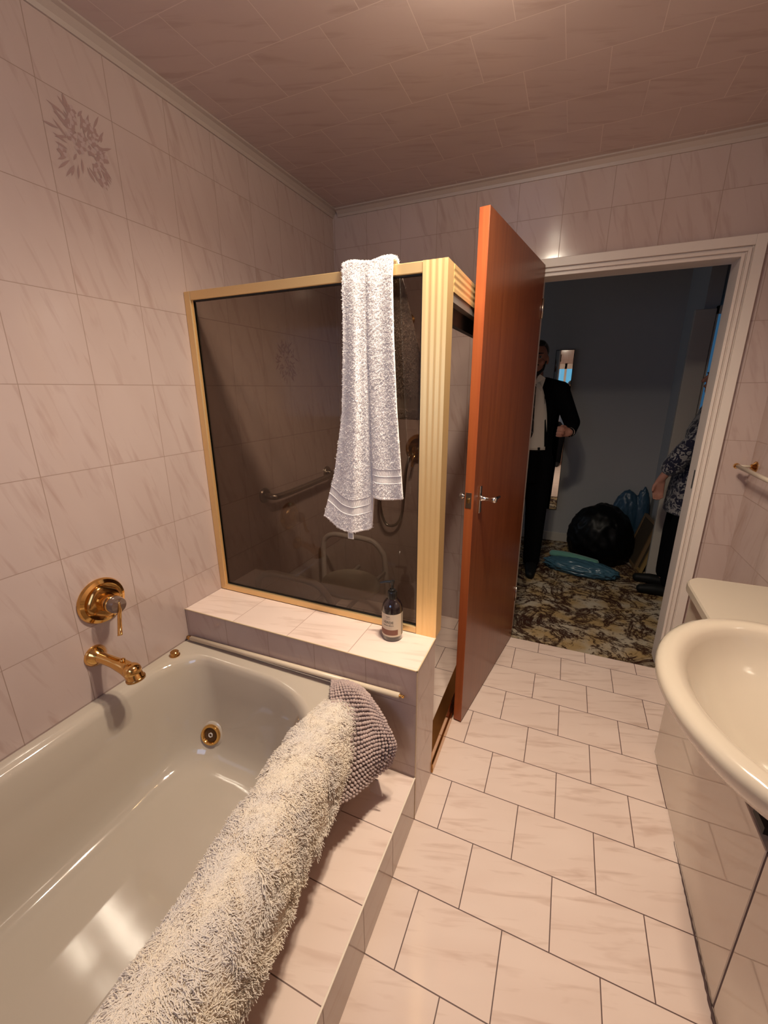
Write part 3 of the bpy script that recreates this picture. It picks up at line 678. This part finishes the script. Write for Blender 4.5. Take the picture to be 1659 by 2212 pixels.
# terry loops
P = []; Nn = []
def tn(u, v):
    e = .004; a = towel_pt(min(u+e, 1), v)-towel_pt(max(u-e, 0), v); c = towel_pt(u, min(v+e, 1))-towel_pt(u, max(v-e, 0)); return a.cross(c).normalized()
for _ in range(42000):
    u, v = random.random(), random.random()
    if v > .66 and random.random() < .35: continue
    if band(v): continue
    n_ = tn(u, v)
    for sgn in ((-1, 1) if v > .60 else (1,)):
        q = n_ if (n_.y < 0) == (sgn > 0) else -n_
        if v <= .60 and q.y > 0: q = -q
        P.append(towel_pt(u, v)+q*.0022); Nn.append(q)
P = np.array(P); Nn = np.array(Nn)
Nn = Nn+rng.normal(size=Nn.shape)*.45; Nn /= np.linalg.norm(Nn, axis=1)[:, None]
strands('terry_pile', P, Nn, rng.uniform(.0030, .0052, len(P)), .0007, m_towel, tw, 4, .9)
# woven herringbone ribs on the bands
b = BM()
for v0, v1 in ((.047, .065), (.065, .083)):
    for k in range(60):
        u = .02+k/60*.96; sl = .012 if v0 < .06 else -.012
        p0, p1 = towel_pt(u, v0+.002), towel_pt(min(u+abs(sl), 1), v1-.002)
        if sl < 0: p0, p1 = towel_pt(min(u+abs(sl), 1), v0+.002), towel_pt(u, v1-.002)
        q = Vector((0, -.0035, 0)); tube(b, [p0+q, p1+q], .0009, 5)
for v_ in (.045, .065, .085):
    q = Vector((0, -.0038, 0)); tube(b, [towel_pt(k/60, v_)+q for k in range(61)], .0012, 6)
obj('band_weave', b, m_towel, tw)
b = BM(); tube(b, [towel_pt(k/60, .002) for k in range(61)], .0048, 8); obj('hem', b, m_towelb, tw, True)
tg = towel_pt(.30, 0)
b = BM(); box(b, tg.x-.004, tg.x+.018, tg.y-.001, tg.y+.0005, tg.z-.026, tg.z+.004); o = obj('care_tag', b, m_shirt, tw)
b = BM()
for k in range(6): box(b, tg.x-.001, tg.x+.015, tg.y-.0014, tg.y-.0008, tg.z-.022+k*.003, tg.z-.0208+k*.003)
obj('tag_print', b, mat('blue_grey_print', (.16, .15, .19), .7), o)

# ------------------------------------------------------------------ fluffy cream bath mat over the bath edge
mt = thing('fluffy_bath_mat', (.79, -2.1, ZB), 'long fluffy cream mat draped over the outer edge of the bath', 'bath mat')
cs = [(.690, .395), (.694, .44), (.705, .487), (.733, .515), (.775, .524), (.815, .517), (.845, .492), (.858, .455), (.863, .41), (.865, .360)]
csp = spline([(x, 0, z) for x, z in cs], 5); NS = len(csp)
MY0, MY1 = -1.442, -2.80
def shift(y): return lerp_tab([(0, 0.0), (.15, .0), (.3, .012), (.55, .040), (.75, .050), (1.2, .045), (2, .03)], -(y-MY0))
def mat_pt(s, t):
    """s 0..1 across the fold (inside -> outside), t 0..1 along"""
    i = min(s*(NS-1), NS-1.001); k = int(i); p = csp[k].lerp(csp[k+1], i-k)
    y = MY0+(MY1-MY0)*t
    e = abs(s-.5)*2; rc = .10*(1-math.sqrt(max(0, 1-max(0, (e-.35)/.65)**2))) if e > .35 else 0   # rounded far corners
    y -= rc*max(0, 1-t*3)
    w = .006*mnoise.noise(Vector((s*4, y*7, 0)))
    drop = -.012*math.exp(-(t*18)**2)
    return Vector((p.x+shift(y)+w, y, p.z+drop+.006*mnoise.noise(Vector((s*3+9, y*5, 3)))))
NL = 110
vs = [mat_pt(i/(NS-1), j/NL) for j in range(NL+1) for i in range(NS)]
fs = [(j*NS+i, j*NS+i+1, (j+1)*NS+i+1, (j+1)*NS+i) for j in range(NL) for i in range(NS-1)]
me = bpy.data.meshes.new('mat_backing'); me.from_pydata(vs, [], fs); mb = obj('mat_backing', me, m_furb, mt, True)
sol = mb.modifiers.new('s', 'SOLIDIFY'); sol.thickness = .012; sol.offset = 0; applied(mb)
N_ = 150000; P = np.zeros((N_, 3)); Q = np.zeros((N_, 3)); B_ = np.zeros((N_, 3)); ln = np.zeros(N_)
tufts = [(random.random(), random.random()) for _ in range(9000)]
for k in range(N_):
    ts, tt = tufts[k % 9000]
    s_ = min(max(ts+random.gauss(0, .012), 0), 1); t_ = min(max(tt+random.gauss(0, .0045), 0), 1)
    e = .004; a = mat_pt(min(s_+e, 1), t_)-mat_pt(max(s_-e, 0), t_); c = mat_pt(s_, min(t_+e, 1))-mat_pt(s_, max(t_-e, 0))
    n_ = c.cross(a).normalized()
    if n_.z < 0 and .2 < s_ < .8: n_ = -n_
    if s_ <= .2 and n_.x > 0: n_ = -n_
    if s_ >= .8 and n_.x < 0: n_ = -n_
    if t_ < .02: n_ = (n_+Vector((0, 1.2*(1-t_/.02), 0))).normalized()
    P[k] = mat_pt(s_, t_)+n_*.005; Q[k] = n_
    th = 6*mnoise.noise(Vector((ts*5, tt*14, 1)))+ (k % 9000)*.7*0
    w = Vector((math.cos(th), math.sin(th), -.5)); jit = Vector(((hash((k % 9000)) % 97)/97-.5, (hash((k % 9000)*7) % 89)/89-.5, 0))*1.1
    B_[k] = (w*.5+jit); ln[k] = .0070+.003*mnoise.noise(Vector((ts*9, tt*25, 5)))+random.uniform(0, .003)
Q = Q+rng.normal(size=Q.shape)*.12; Q /= np.linalg.norm(Q, axis=1)[:, None]
strands('mat_pile', P, Q, ln, .0011, m_fur, mt, 5, 1.25, B_)

# ------------------------------------------------------------------ taupe chenille mat hanging beside it
cm = thing('chenille_mat', (.86, -1.45, .40), 'taupe chenille bobble mat hanging over the bath corner beside the fluffy mat', 'bath mat')
ctl = [  # rows from the top edge down, columns left -> right
    [(.700, -1.352, .500), (.740, -1.350, .512), (.780, -1.356, .524), (.812, -1.362, .528)],
    [(.735, -1.42, .508), (.790, -1.40, .523), (.840, -1.385, .518), (.880, -1.392, .510)],
    [(.800, -1.52, .500), (.855, -1.47, .480), (.890, -1.43, .470), (.932, -1.412, .462)],
    [(.850, -1.60, .430), (.885, -1.53, .415), (.915, -1.47, .405), (.962, -1.418, .398)],
    [(.862, -1.65, .360), (.890, -1.58, .335), (.912, -1.49, .315), (.945, -1.425, .325)]]
def bz(P4, t):
    pts = spline(P4, 10); i = min(t*(len(pts)-1), len(pts)-1.001); k = int(i); return pts[k].lerp(pts[k+1], i-k)
def chen_pt(u, v): return bz([bz(r, u) for r in ctl], v)
cu_n, cv_n = 20, 31
vs = [chen_pt(i/24, j/28) for j in range(29) for i in range(25)]
fs = [(j*25+i, j*25+i+1, (j+1)*25+i+1, (j+1)*25+i) for j in range(28) for i in range(24)]
me = bpy.data.meshes.new('mat_backing'); me.from_pydata(vs, [], fs); cb = obj('mat_backing', me, fab_mat('dark_taupe_backing', (.16, .11, .095)), cm, True)
sol = cb.modifiers.new('s', 'SOLIDIFY'); sol.thickness = .006; sol.offset = 0; applied(cb)
base = BM(); bmesh.ops.create_icosphere(base, subdivisions=2, radius=1); bv = [v.co.copy() for v in base.verts]; bf = [[v.index for v in f.verts] for f in base.faces]; base.free()
vs = []; fs = []
for j in range(cv_n):
    for i in range(cu_n):
        u, v = (i+.5)/cu_n, (j+.5)/cv_n; p = chen_pt(u, v); e = .01
        a = chen_pt(min(u+e, 1), v)-chen_pt(max(u-e, 0), v); c = chen_pt(u, min(v+e, 1))-chen_pt(u, max(v-e, 0)); n_ = a.cross(c).normalized()
        if n_.dot(Vector((1.35, -2.39, 1.47))-p) < 0: n_ = -n_
        a.normalize(); c = n_.cross(a)
        o_ = len(vs); r = .0052*random.uniform(.88, 1.12); hh = .0068*random.uniform(.85, 1.15); jx, jy = random.gauss(0, .0006), random.gauss(0, .0006)
        for q in bv: vs.append(p+a*(q.x*r+jx)+c*(q.y*r+jy)+n_*(q.z*hh+.006))
        fs += [[o_+w for w in f] for f in bf]
me = bpy.data.meshes.new('bobbles'); me.from_pydata(vs, [], fs); o = obj('bobbles', me, m_chen, cm, True)
b = BM(); box(b, .888, .930, -1.482, -1.478, .246, .305, .001, 1)
for v in b.verts: v.co.x += (v.co.z-.305)*-.25
obj('care_tag', b, fab_mat('beige_tag', (.42, .31, .27)), cm)

# ------------------------------------------------------------------ people
def limb(bm, pts, rad, seg=14):
    pts = [Vector(p) for p in pts]
    for i in range(len(pts)-1):
        a, c = pts[i], pts[i+1]; n = max(2, int((c-a).length/.03))
        tube(bm, [a.lerp(c, k/n) for k in range(n+1)], [rad[i]+(rad[i+1]-rad[i])*k/n for k in range(n+1)], seg)
    for p, r in zip(pts, rad): ell(bm, p, (r, r, r), None, 12)
def torso(q, rows, cap=True):
    loft(q, [[Vector((rx*math.cos(2*PI*k/28), y+ry*math.sin(2*PI*k/28), z)) for k in range(28)] for z, rx, ry, y in rows])
def rz(a): return Matrix.Rotation(a, 4, 'Z')
def build_person(loc, yaw, h, label, name, arms, look, skin=None, garments=None, vox=.006, feet=None, lean=0.0):
    """local frame: +y = forward, +x = the person's right... built at height 1.75 then scaled to h."""
    k = h/1.75
    X = Matrix.Translation(loc) @ rz(yaw) @ Matrix.Rotation(lean, 4, 'X') @ Matrix.Scale(k, 4)
    t = thing(name, loc, label, 'person')
    body = BM()
    # torso, neck, pelvis
    torso(body, [(.84, .09, .07, 0), (.88, .145, .095, 0), (.95, .150, .10, 0), (1.05, .135, .09, 0), (1.15, .130, .088, 0), (1.25, .145, .095, 0), (1.34, .155, .095, 0), (1.41, .140, .080, -.005), (1.45, .08, .06, -.005)])
    limb(body, [(0, -.005, 1.42), (0, .01, 1.54)], [.062, .055])
    for s_ in (-1, 1): limb(body, [(s_*.09, -.01, 1.41), (s_*.175, -.01, 1.40)], [.05, .048])
    hc = Vector((0, .02, 1.635))
    ell(body, hc+Vector((0, -.012, .02)), (.074, .094, .098)); ell(body, hc+Vector((0, .022, -.055)), (.056, .068, .065)); ell(body, hc+Vector((0, .060, -.092)), (.028, .026, .022))
    limb(body, [hc+Vector((0, .088, .010)), hc+Vector((0, .108, -.028))], [.009, .014]); ell(body, hc+Vector((0, .090, -.060)), (.022, .010, .008))
    for s_ in (-1, 1):
        ell(body, hc+Vector((s_*.075, -.008, -.012)), (.010, .020, .032)); ell(body, hc+Vector((s_*.032, .080, .022)), (.022, .010, .008)); ell(body, hc+Vector((s_*.042, .062, -.030)), (.022, .018, .022))
    # legs
    F = feet or [(-.10, 0), (.10, 0)]
    for (fx, fy), s_ in zip(F, (-1, 1)):
        limb(body, [(s_*.085, 0, .92), (s_*.095+(fx-s_*.1)*.5, .015+fy*.5, .50), (fx, fy-.01, .10)], [.088, .058, .042])
        limb(body, [(fx, fy-.03, .045), (fx+s_*.01, fy+.14, .03)], [.040, .030])
    # arms and hands
    hands = []
    for (sh, elb, wr, curl, hd), s_ in zip(arms, (-1, 1)):
        limb(body, [sh, elb, wr], [.048, .038, .026])
        wr = Vector(wr); hd = Vector(hd).normalized(); up = Vector((0, 0, 1)) if abs(hd.z) < .8 else Vector((0, 1, 0))
        sd = hd.cross(up).normalized(); pn = sd.cross(hd)
        # palm
        for q in (-.024, -.008, .008, .024): limb(body, [wr+up.cross(hd)*0+pn*q*.7+hd*.012, wr+pn*q+hd*.085], [.016, .0125], 10)
        for i, (q, l) in enumerate(((.028, .068), (.010, .076), (-.010, .072), (-.028, .056))):
            p0 = wr+pn*q+hd*.085; p1 = p0+hd*(l*.45)*math.cos(curl*.6)+sd*s_*(l*.45)*math.sin(curl*.6); p2 = p1+hd*(l*.35)*math.cos(curl*1.6)+sd*s_*(l*.35)*math.sin(curl*1.6); p3 = p2+hd*(l*.25)*math.cos(curl*2.3)+sd*s_*(l*.25)*math.sin(curl*2.3)
            limb(body, [p0, p1, p2, p3], [.0100, .0092, .0086, .0078], 10)
        p0 = wr+pn*.022+hd*.025; p1 = p0+pn*.015+hd*.030+sd*s_*.014; p2 = p1+pn*.003+hd*.028+sd*s_*.010; limb(body, [p0, p1, p2], [.0135, .0115, .0095], 10)
    bm_mesh = remeshed(body, vox, 4); bm_mesh.transform(X); obj('body', bm_mesh, skin or m_skin, t, True)
    for s_ in (-1, 1):
        e = BM(); ell(e, hc+Vector((s_*.031, .0835, .004)), .0095); e.transform(X); o = obj('eye', e, m_eye, t, True)
        e = BM(); ell(e, hc+Vector((s_*.031, .0915, .004)), (.0045, .003, .0045)); e.transform(X); obj('iris', e, m_hair, o, True)
        e = BM(); limb(e, [hc+Vector((s_*.014, .092, .028)), hc+Vector((s_*.048, .080, .030))], [.0045, .003], 8); e.transform(X); obj('eyebrow', e, m_hair, t, True)
    def cloth(nm, build, m, v=.008, sm=5, par=t):
        q = BM(); build(q); me_ = remeshed(q, v, sm); me_.transform(X); return obj(nm, me_, m, par, True)
    garments(t, cloth, X, hc)
    return t

def straight_arm(s_, fwd=.02): return ((s_*.185, -.005, 1.40), (s_*.225, -.02, 1.10), (s_*.225, fwd+.02, .86), .5, (0, .12, -1))
# --- man in the dark suit, just behind the doorway; faces the camera (forward = -y  => yaw = pi)
man_arms = [((-.185, -.005, 1.40), (-.285, -.035, 1.185), (-.272, .185, 1.135), 1.35, (.85, .60, .10)), straight_arm(1)]
def man_clothes(t, cloth, X, hc):
    def jac(q):
        torso(q, [(.74, .176, .124, 0), (.80, .178, .128, 0), (.90, .176, .126, 0), (1.0, .168, .120, 0), (1.10, .162, .116, 0), (1.20, .170, .118, 0), (1.30, .182, .118, 0), (1.38, .188, .120, 0), (1.44, .160, .104, -.005), (1.49, .085, .075, -.005)])
        for s_ in (-1, 1): limb(q, [(s_*.07, -.01, 1.455), (s_*.185, -.01, 1.415)], [.055, .064])
        for (sh, elb, wr, c_, hd) in man_arms: limb(q, [sh, elb, Vector(elb).lerp(Vector(wr), .86)], [.066, .056, .044])
    def tro(q):
        torso(q, [(.80, .16, .11, 0), (.86, .165, .118, 0), (.93, .165, .118, 0), (1.03, .158, .112, 0)])
        for s_ in (-1, 1): limb(q, [(s_*.085, 0, .90), (s_*.098, .01, .50), (s_*.10, -.005, .07)], [.104, .080, .064])
    j = cloth('jacket', jac, m_suit, .008); cloth('trousers', tro, m_suit, .010)
    def strip(nm, x0, x1, zz, off, m, n=14, taper=None):
        b = BM(); rows = []
        for i in range(n+1):
            z = zz[0]+(zz[1]-zz[0])*i/n; w0, w1 = (x0, x1) if taper is None else taper(i/n)
            ry = lerp_tab([(.80, .128), (.9, .126), (1.0, .120), (1.1, .116), (1.2, .118), (1.3, .118), (1.38, .105), (1.44, .085), (1.50, .06)], z); rx = .172
            row = []
            for k in range(9):
                x = w0+(w1-w0)*k/8; y = ry*math.sqrt(max(.05, 1-(x/rx)**2))+off+.006
                row.append(Vector((x, y, z)))
            rows.append(row)
        loft(b, rows, False); b.transform(X); o = obj(nm, b, m, t, True)
        q = o.modifiers.new('s', 'SOLIDIFY'); q.thickness = .004; applied(o); return o
    strip('shirt', -.12, .12, (.995, 1.47), .010, m_shirt, 16, lambda u: (-.122+.075*u**3, .122-.075*u**3))
    mtie = mat('striped_tie', (.01, .01, .014), .6); k = NT(mtie); g_ = k.n('ShaderNodeNewGeometry'); sp = k.n('ShaderNodeSeparateXYZ'); k.l(g_.outputs[0], sp.inputs[0])
    w = k.math('FRACT', k.math('MULTIPLY', k.math('ADD', k.math('MULTIPLY', sp.outputs[0], 1.0), sp.outputs[2]), 11.0)); k.l(k.mix(k.math('GREATER_THAN', w, .88), (.008, .008, .012), (.10, .10, .11)), k.b.inputs['Base Color'])
    strip('tie', -.03, .03, (1.045, 1.455), .018, mtie, 16, lambda u: (-.004-.032*min(1, u*6)*(1-.45*u), .004+.032*min(1, u*6)*(1-.45*u)))
    for s_ in (-1, 1):
        b = BM(); vs_ = [b.verts.new(p) for p in ((s_*.006, .110, 1.455), (s_*.060, .118, 1.415), (s_*.076, .050, 1.50), (s_*.030, .075, 1.530))]; b.faces.new(vs_); b.transform(X); o = obj('collar', b, m_shirt, t); q = o.modifiers.new('s', 'SOLIDIFY'); q.thickness = .004; applied(o)
        b = BM(); vs_ = [b.verts.new(p) for p in ((s_*.118, .112, 1.02), (s_*.135, .104, 1.02), (s_*.145, .096, 1.33), (s_*.080, .094, 1.47), (s_*.085, .118, 1.38))]; b.faces.new(vs_); b.transform(X); o = obj('lapel', b, m_suit, t); q = o.modifiers.new('s', 'SOLIDIFY'); q.thickness = .005; applied(o)
    b = BM(); box(b, -.09, .09, .118, .128, .985, 1.015, .002, 1); b.transform(X); o = obj('belt', b, m_shoe, t)
    b = BM(); box(b, -.022, .022, .128, .133, .984, 1.016, .002, 1); b.transform(X); obj('buckle', b, m_gold, o)
    def hair(q):
        ell(q, hc+Vector((0, -.034, .052)), (.080, .086, .078)); ell(q, hc+Vector((0, -.052, .005)), (.076, .070, .075)); ell(q, hc+Vector((0, .034, .098)), (.060, .042, .026))
    def cut(q): hair(q)
    o = cloth('hair', hair, m_hair, .006, 2)
    def beard(q):
        ell(q, hc+Vector((0, .062, -.104)), (.034, .030, .022)); limb(q, [hc+Vector((-.022, .094, -.048)), hc+Vector((0, .101, -.043)), hc+Vector((.022, .094, -.048))], [.006, .007, .006])
        for s_ in (-1, 1): limb(q, [hc+Vector((s_*.066, .012, -.02)), hc+Vector((s_*.052, .042, -.075)), hc+Vector((s_*.02, .072, -.11))], [.006, .011, .014])
    cloth('beard', beard, m_hair, .005, 2)
    for s_ in (-1, 1):
        def shoe(q): limb(q, [(s_*.10, -.045, .045), (s_*.105, .08, .042), (s_*.112, .19, .030)], [.048, .044, .032])
        cloth('shoe', shoe, m_shoe, .007, 3)
    el_, wr_ = Vector(man_arms[0][1]), Vector(man_arms[0][2])
    b = BM(); tube(b, [el_.lerp(wr_, .93), el_.lerp(wr_, .97)], .034, 18); b.transform(X); obj('watch', b, m_chrome, t)
build_person(Vector((1.085, 1.08, 0)), PI, 1.80, 'person in a dark suit, white shirt and striped tie standing behind the open door', 'person', man_arms, None, garments=man_clothes, vox=.005)

# --- person in the floral blouse, partly behind the right door jamb, facing left
wm_arms = [((-.175, -.005, 1.38), (-.205, .165, 1.13), (-.20, .255, .92), .6, (0, -.05, -1)), straight_arm(1)]
def floral_cloth():
    m = fab_mat('floral_blouse', (.03, .03, .06)); k = NT(m); g_ = k.n('ShaderNodeNewGeometry'); n1 = k.n('ShaderNodeTexNoise'); n1.inputs['Scale'].default_value = 30.0; n1.inputs['Detail'].default_value = 3.0; n1.inputs['Distortion'].default_value = 1.5; k.l(g_.outputs[0], n1.inputs['Vector'])
    k.l(k.mix(k.ramp(n1.outputs[0], .50, .56), (.016, .016, .034), (.25, .235, .23)), k.b.inputs['Base Color']); return m
def wm_clothes(t, cloth, X, hc):
    def blo(q):
        torso(q, [(.66, .188, .145, .005), (.76, .186, .146, .005), (.84, .184, .148, .005), (.95, .178, .145, .005), (1.05, .168, .138, .005), (1.16, .164, .13, .005), (1.27, .172, .135, .005), (1.36, .172, .11, 0), (1.43, .13, .085, 0), (1.46, .07, .06, 0)])
        for s_ in (-1, 1): limb(q, [(s_*.07, -.01, 1.44), (s_*.175, -.01, 1.395)], [.05, .062])
        for (sh, elb, wr, c_, hd) in wm_arms: limb(q, [sh, elb, Vector(elb).lerp(Vector(wr), .55)], [.068, .066, .064])
    def tro(q):
        torso(q, [(.78, .16, .12, 0), (.9, .165, .128, 0), (1.0, .155, .12, 0)])
        for s_ in (-1, 1): limb(q, [(s_*.085, 0, .88), (s_*.098, .01, .48), (s_*.10, -.005, .13)], [.106, .080, .062])
    cloth('blouse', blo, floral_cloth(), .009); cloth('trousers', tro, m_suit, .010)
    def hair(q): ell(q, hc+Vector((0, -.02, .035)), (.088, .105, .095)); ell(q, hc+Vector((0, -.06, -.03)), (.085, .07, .09))
    cloth('hair', hair, mat('grey_hair', (.22, .2, .18), .6), .007, 2)
    for s_ in (-1, 1):
        def shoe(q): limb(q, [(s_*.10, -.045, .042), (s_*.105, .08, .040), (s_*.112, .17, .028)], [.045, .042, .032])
        cloth('shoe', shoe, m_shoe, .007, 3)
build_person(Vector((2.135, 1.05, 0)), PI/2, 1.64, 'person in a dark floral blouse and black trousers half hidden by the right jamb', 'person', wm_arms, mat('deep_skin', (.11, .036, .024), .6, spec=.3), garments=wm_clothes, vox=.007, lean=math.radians(4.4))

# --- the photographer behind the camera, seen only in the bedroom mirror
ph_arms = [((-.185, -.005, 1.40), (-.17, .06, 1.20), (-.075, .185, 1.345), 1.2, (.35, .2, 1)), ((.185, -.005, 1.40), (.17, .06, 1.20), (.075, .185, 1.345), 1.2, (-.35, .2, 1))]
def ph_clothes(t, cloth, X, hc):
    def jac(q):
        torso(q, [(.82, .17, .12, 0), (1.0, .165, .118, 0), (1.10, .162, .115, 0), (1.20, .168, .118, 0), (1.30, .178, .118, 0), (1.38, .175, .105, 0), (1.44, .13, .085, 0), (1.47, .07, .06, 0)])
        for s_ in (-1, 1): limb(q, [(s_*.07, -.01, 1.45), (s_*.185, -.01, 1.41)], [.052, .062])
        for (sh, elb, wr, c_, hd) in ph_arms: limb(q, [sh, elb, Vector(elb).lerp(Vector(wr), .8)], [.062, .052, .040])
    def tro(q):
        torso(q, [(.78, .155, .115, 0), (.9, .16, .118, 0), (1.0, .15, .11, 0)])
        for s_ in (-1, 1): limb(q, [(s_*.085, 0, .88), (s_*.098, .01, .48), (s_*.10, -.005, .08)], [.104, .078, .060])
    cloth('jacket', jac, fab_mat('blue_grey_denim', (.07, .09, .13)), .010); cloth('trousers', tro, m_suit, .012)
    def hair(q): ell(q, hc+Vector((0, -.02, .04)), (.082, .10, .09)); ell(q, hc+Vector((0, -.05, -.01)), (.08, .07, .08))
    cloth('hair', hair, m_hair, .008, 2)
    for s_ in (-1, 1):
        def shoe(q): limb(q, [(s_*.10, -.045, .045), (s_*.105, .08, .042), (s_*.112, .19, .030)], [.048, .044, .032])
        cloth('shoe', shoe, m_shoe, .008, 3)
build_person(Vector((1.33, -2.69, 0)), 0.0, 1.60, 'photographer in a blue grey jacket reflected in the narrow mirror', 'person', ph_arms, None, garments=ph_clothes, vox=.008)

# ------------------------------------------------------------------ next room: mirror, bags, frames, white door, blue glow panel
mr = thing('wall_mirror', (1.259, 1.9, .32), 'tall narrow frameless mirror on the grey wall beyond the doorway', 'mirror')
b = BM(); box(b, 1.183, 1.336, 1.886, 1.8995, .324, 1.799); obj('mirror_edge', b, m_shoe, mr)
b = BM(); box(b, 1.187, 1.332, 1.883, 1.887, .328, 1.795); obj('mirror_glass', b, m_mirror, mr)
def blob(c, r, amp, fr, seed, flat=None, sub=5, crease=1.0):
    bm = BM(); bmesh.ops.create_icosphere(bm, subdivisions=sub, radius=1)
    for v in bm.verts:
        d = v.co.copy(); f = 1+amp*(1-2*abs(mnoise.noise(d*fr+Vector((seed, 0, 0)))))*crease+amp*.5*mnoise.noise(d*fr*2.7+Vector((0, seed, 0)))
        p = Vector((d.x*r[0]*f, d.y*r[1]*f, d.z*r[2]*f))+Vector(c)
        if flat is not None and p.z < flat: p.z = flat+.0005
        v.co = p
    return bm
m_bin = mat('black_polythene', (.0015, .0015, .0018), .45, spec=.18); m_blue = mat('blue_polythene', (.05, .125, .18), .3, Transmission_Weight=.15); m_mint = fab_mat('mint_green_cloth', (.10, .25, .20))
bg = tag(obj('garbage_bag', blob((1.712, 1.52, .21), (.248, .225, .29), .065, 3.0, 3, .0), m_bin, None, True), 'large black plastic rubbish bag against the grey wall', 'bag')
b2 = blob((1.915, 1.80, .30), (.115, .075, .275), .09, 3.2, 8, .0); t2 = blob((2.035, 1.80, .30), (.062, .06, .312), .10, 3.6, 4, .0)
me = bpy.data.meshes.new('t'); t2.to_mesh(me); t2.free(); b2.from_mesh(me)
me = remeshed(b2, .008, 2)
bg2 = tag(obj('plastic_bag', me, mat('dark_blue_polythene', (.02, .055, .095), .4), None, True), 'crumpled blue plastic bag standing behind the black bag', 'bag')
bb = blob((1.565, 1.15, .05), (.26, .10, .062), .14, 3.4, 5, .0)
for v in bb.verts: v.co.y -= (v.co.x-1.56)*.18
tag(obj('plastic_bag', bb, m_blue, None, True), 'flat blue plastic bag lying on the carpet before the black bag', 'bag')
b = BM(); tube(b, spline([(1.33, 1.27, .098), (1.45, 1.235, .112), (1.58, 1.20, .108), (1.70, 1.165, .098)], 6), [.016]+[.026]*17+[.014], 12, True, 1.4)
tag(obj('rolled_cloth', b, m_mint, None, True), 'pale mint green rolled cloth lying on the blue bag on the carpet', 'cloth')
for i, (x, y, w, hh, c, lb) in enumerate(((2.000, 1.40, .30, .42, (.16, .10, .05), 'thin wooden frame leaning, nearest the black rubbish bag'), (2.030, 1.335, .24, .36, (.26, .17, .06), 'gold edged frame leaning, nearest the person in the blouse'))):
    f = thing('picture_frame', (x, y, 0), lb, 'frame', 'frames leaning beside the rubbish bag')
    Mx = Matrix.Translation((x, y, .004)) @ Matrix.Rotation(math.radians(14), 4, 'Y') @ Matrix.Rotation(math.radians(8), 4, 'Z')
    q = BM(); box(q, -.012, .012, 0, w, 0, .02); box(q, -.012, .012, 0, w, hh-.02, hh); box(q, -.012, .012, 0, .02, 0.02, hh-.02); box(q, -.012, .012, w-.02, w, .02, hh-.02); q.transform(Mx); obj('frame_moulding', q, mat('frame_wood', c, .4), f)
    q = BM(); box(q, -.004, .004, .02, w-.02, .02, hh-.02); q.transform(Mx); obj('backing_board', q, mat('frame_board', (.05, .035, .02), .8), f)
o = thing('door_2', (2.12, 1.28, 0), 'pale narrow door edge standing beyond the doorway behind the floral blouse', 'door', kind='structure')
b = BM(); box(b, 2.058, 2.178, 1.272, 1.312, .004, 1.975, .003, 1); obj('door_leaf', b, m_bedtrim, o)
# added glowing panel imitating blue daylight on the right jamb of the next room
m_jambglow = bpy.data.materials.new('jamb_daylight_glow'); m_jambglow.use_nodes = True; t_ = m_jambglow.node_tree; t_.nodes.clear(); e_ = t_.nodes.new('ShaderNodeEmission'); e_.inputs[0].default_value = (.10, .32, .62, 1); e_.inputs[1].default_value = .20; oo = t_.nodes.new('ShaderNodeOutputMaterial'); t_.links.new(e_.outputs[0], oo.inputs[0])
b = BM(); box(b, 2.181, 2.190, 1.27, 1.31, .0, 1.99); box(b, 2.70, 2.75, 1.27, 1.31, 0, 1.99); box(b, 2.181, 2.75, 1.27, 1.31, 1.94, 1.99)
w2 = st('jamb_glow', b, m_bedtrim, 'pale frame round a glowing blue panel imitating daylight on a door jamb', 'window')
b = BM(); box(b, 2.190, 2.70, 1.285, 1.29, 0, 1.94); obj('pane', b, m_jambglow, w2)
b = BM(); box(b, 2.2, 3.3, 1.40, 1.48, 0, H); st('wall_bedroom_far', b, m_bedwall, 'wall behind the blue glow panel in the next room', 'wall')

# ------------------------------------------------------------------ ceiling lamp holding the main light (above the frame)
lt = thing('ceiling_light', (LX, LY, H), 'plain round ceiling lamp holder above the bath end, out of frame', 'ceiling light')
b = BM(); lathe(b, [(.07, 0), (.07, .012), (.055, .022), (.03, .03), (.025, .05), (0, .05)], (LX, LY, H), (0, 0, -1), 32); obj('lamp_base', b, m_white, lt, 'auto')
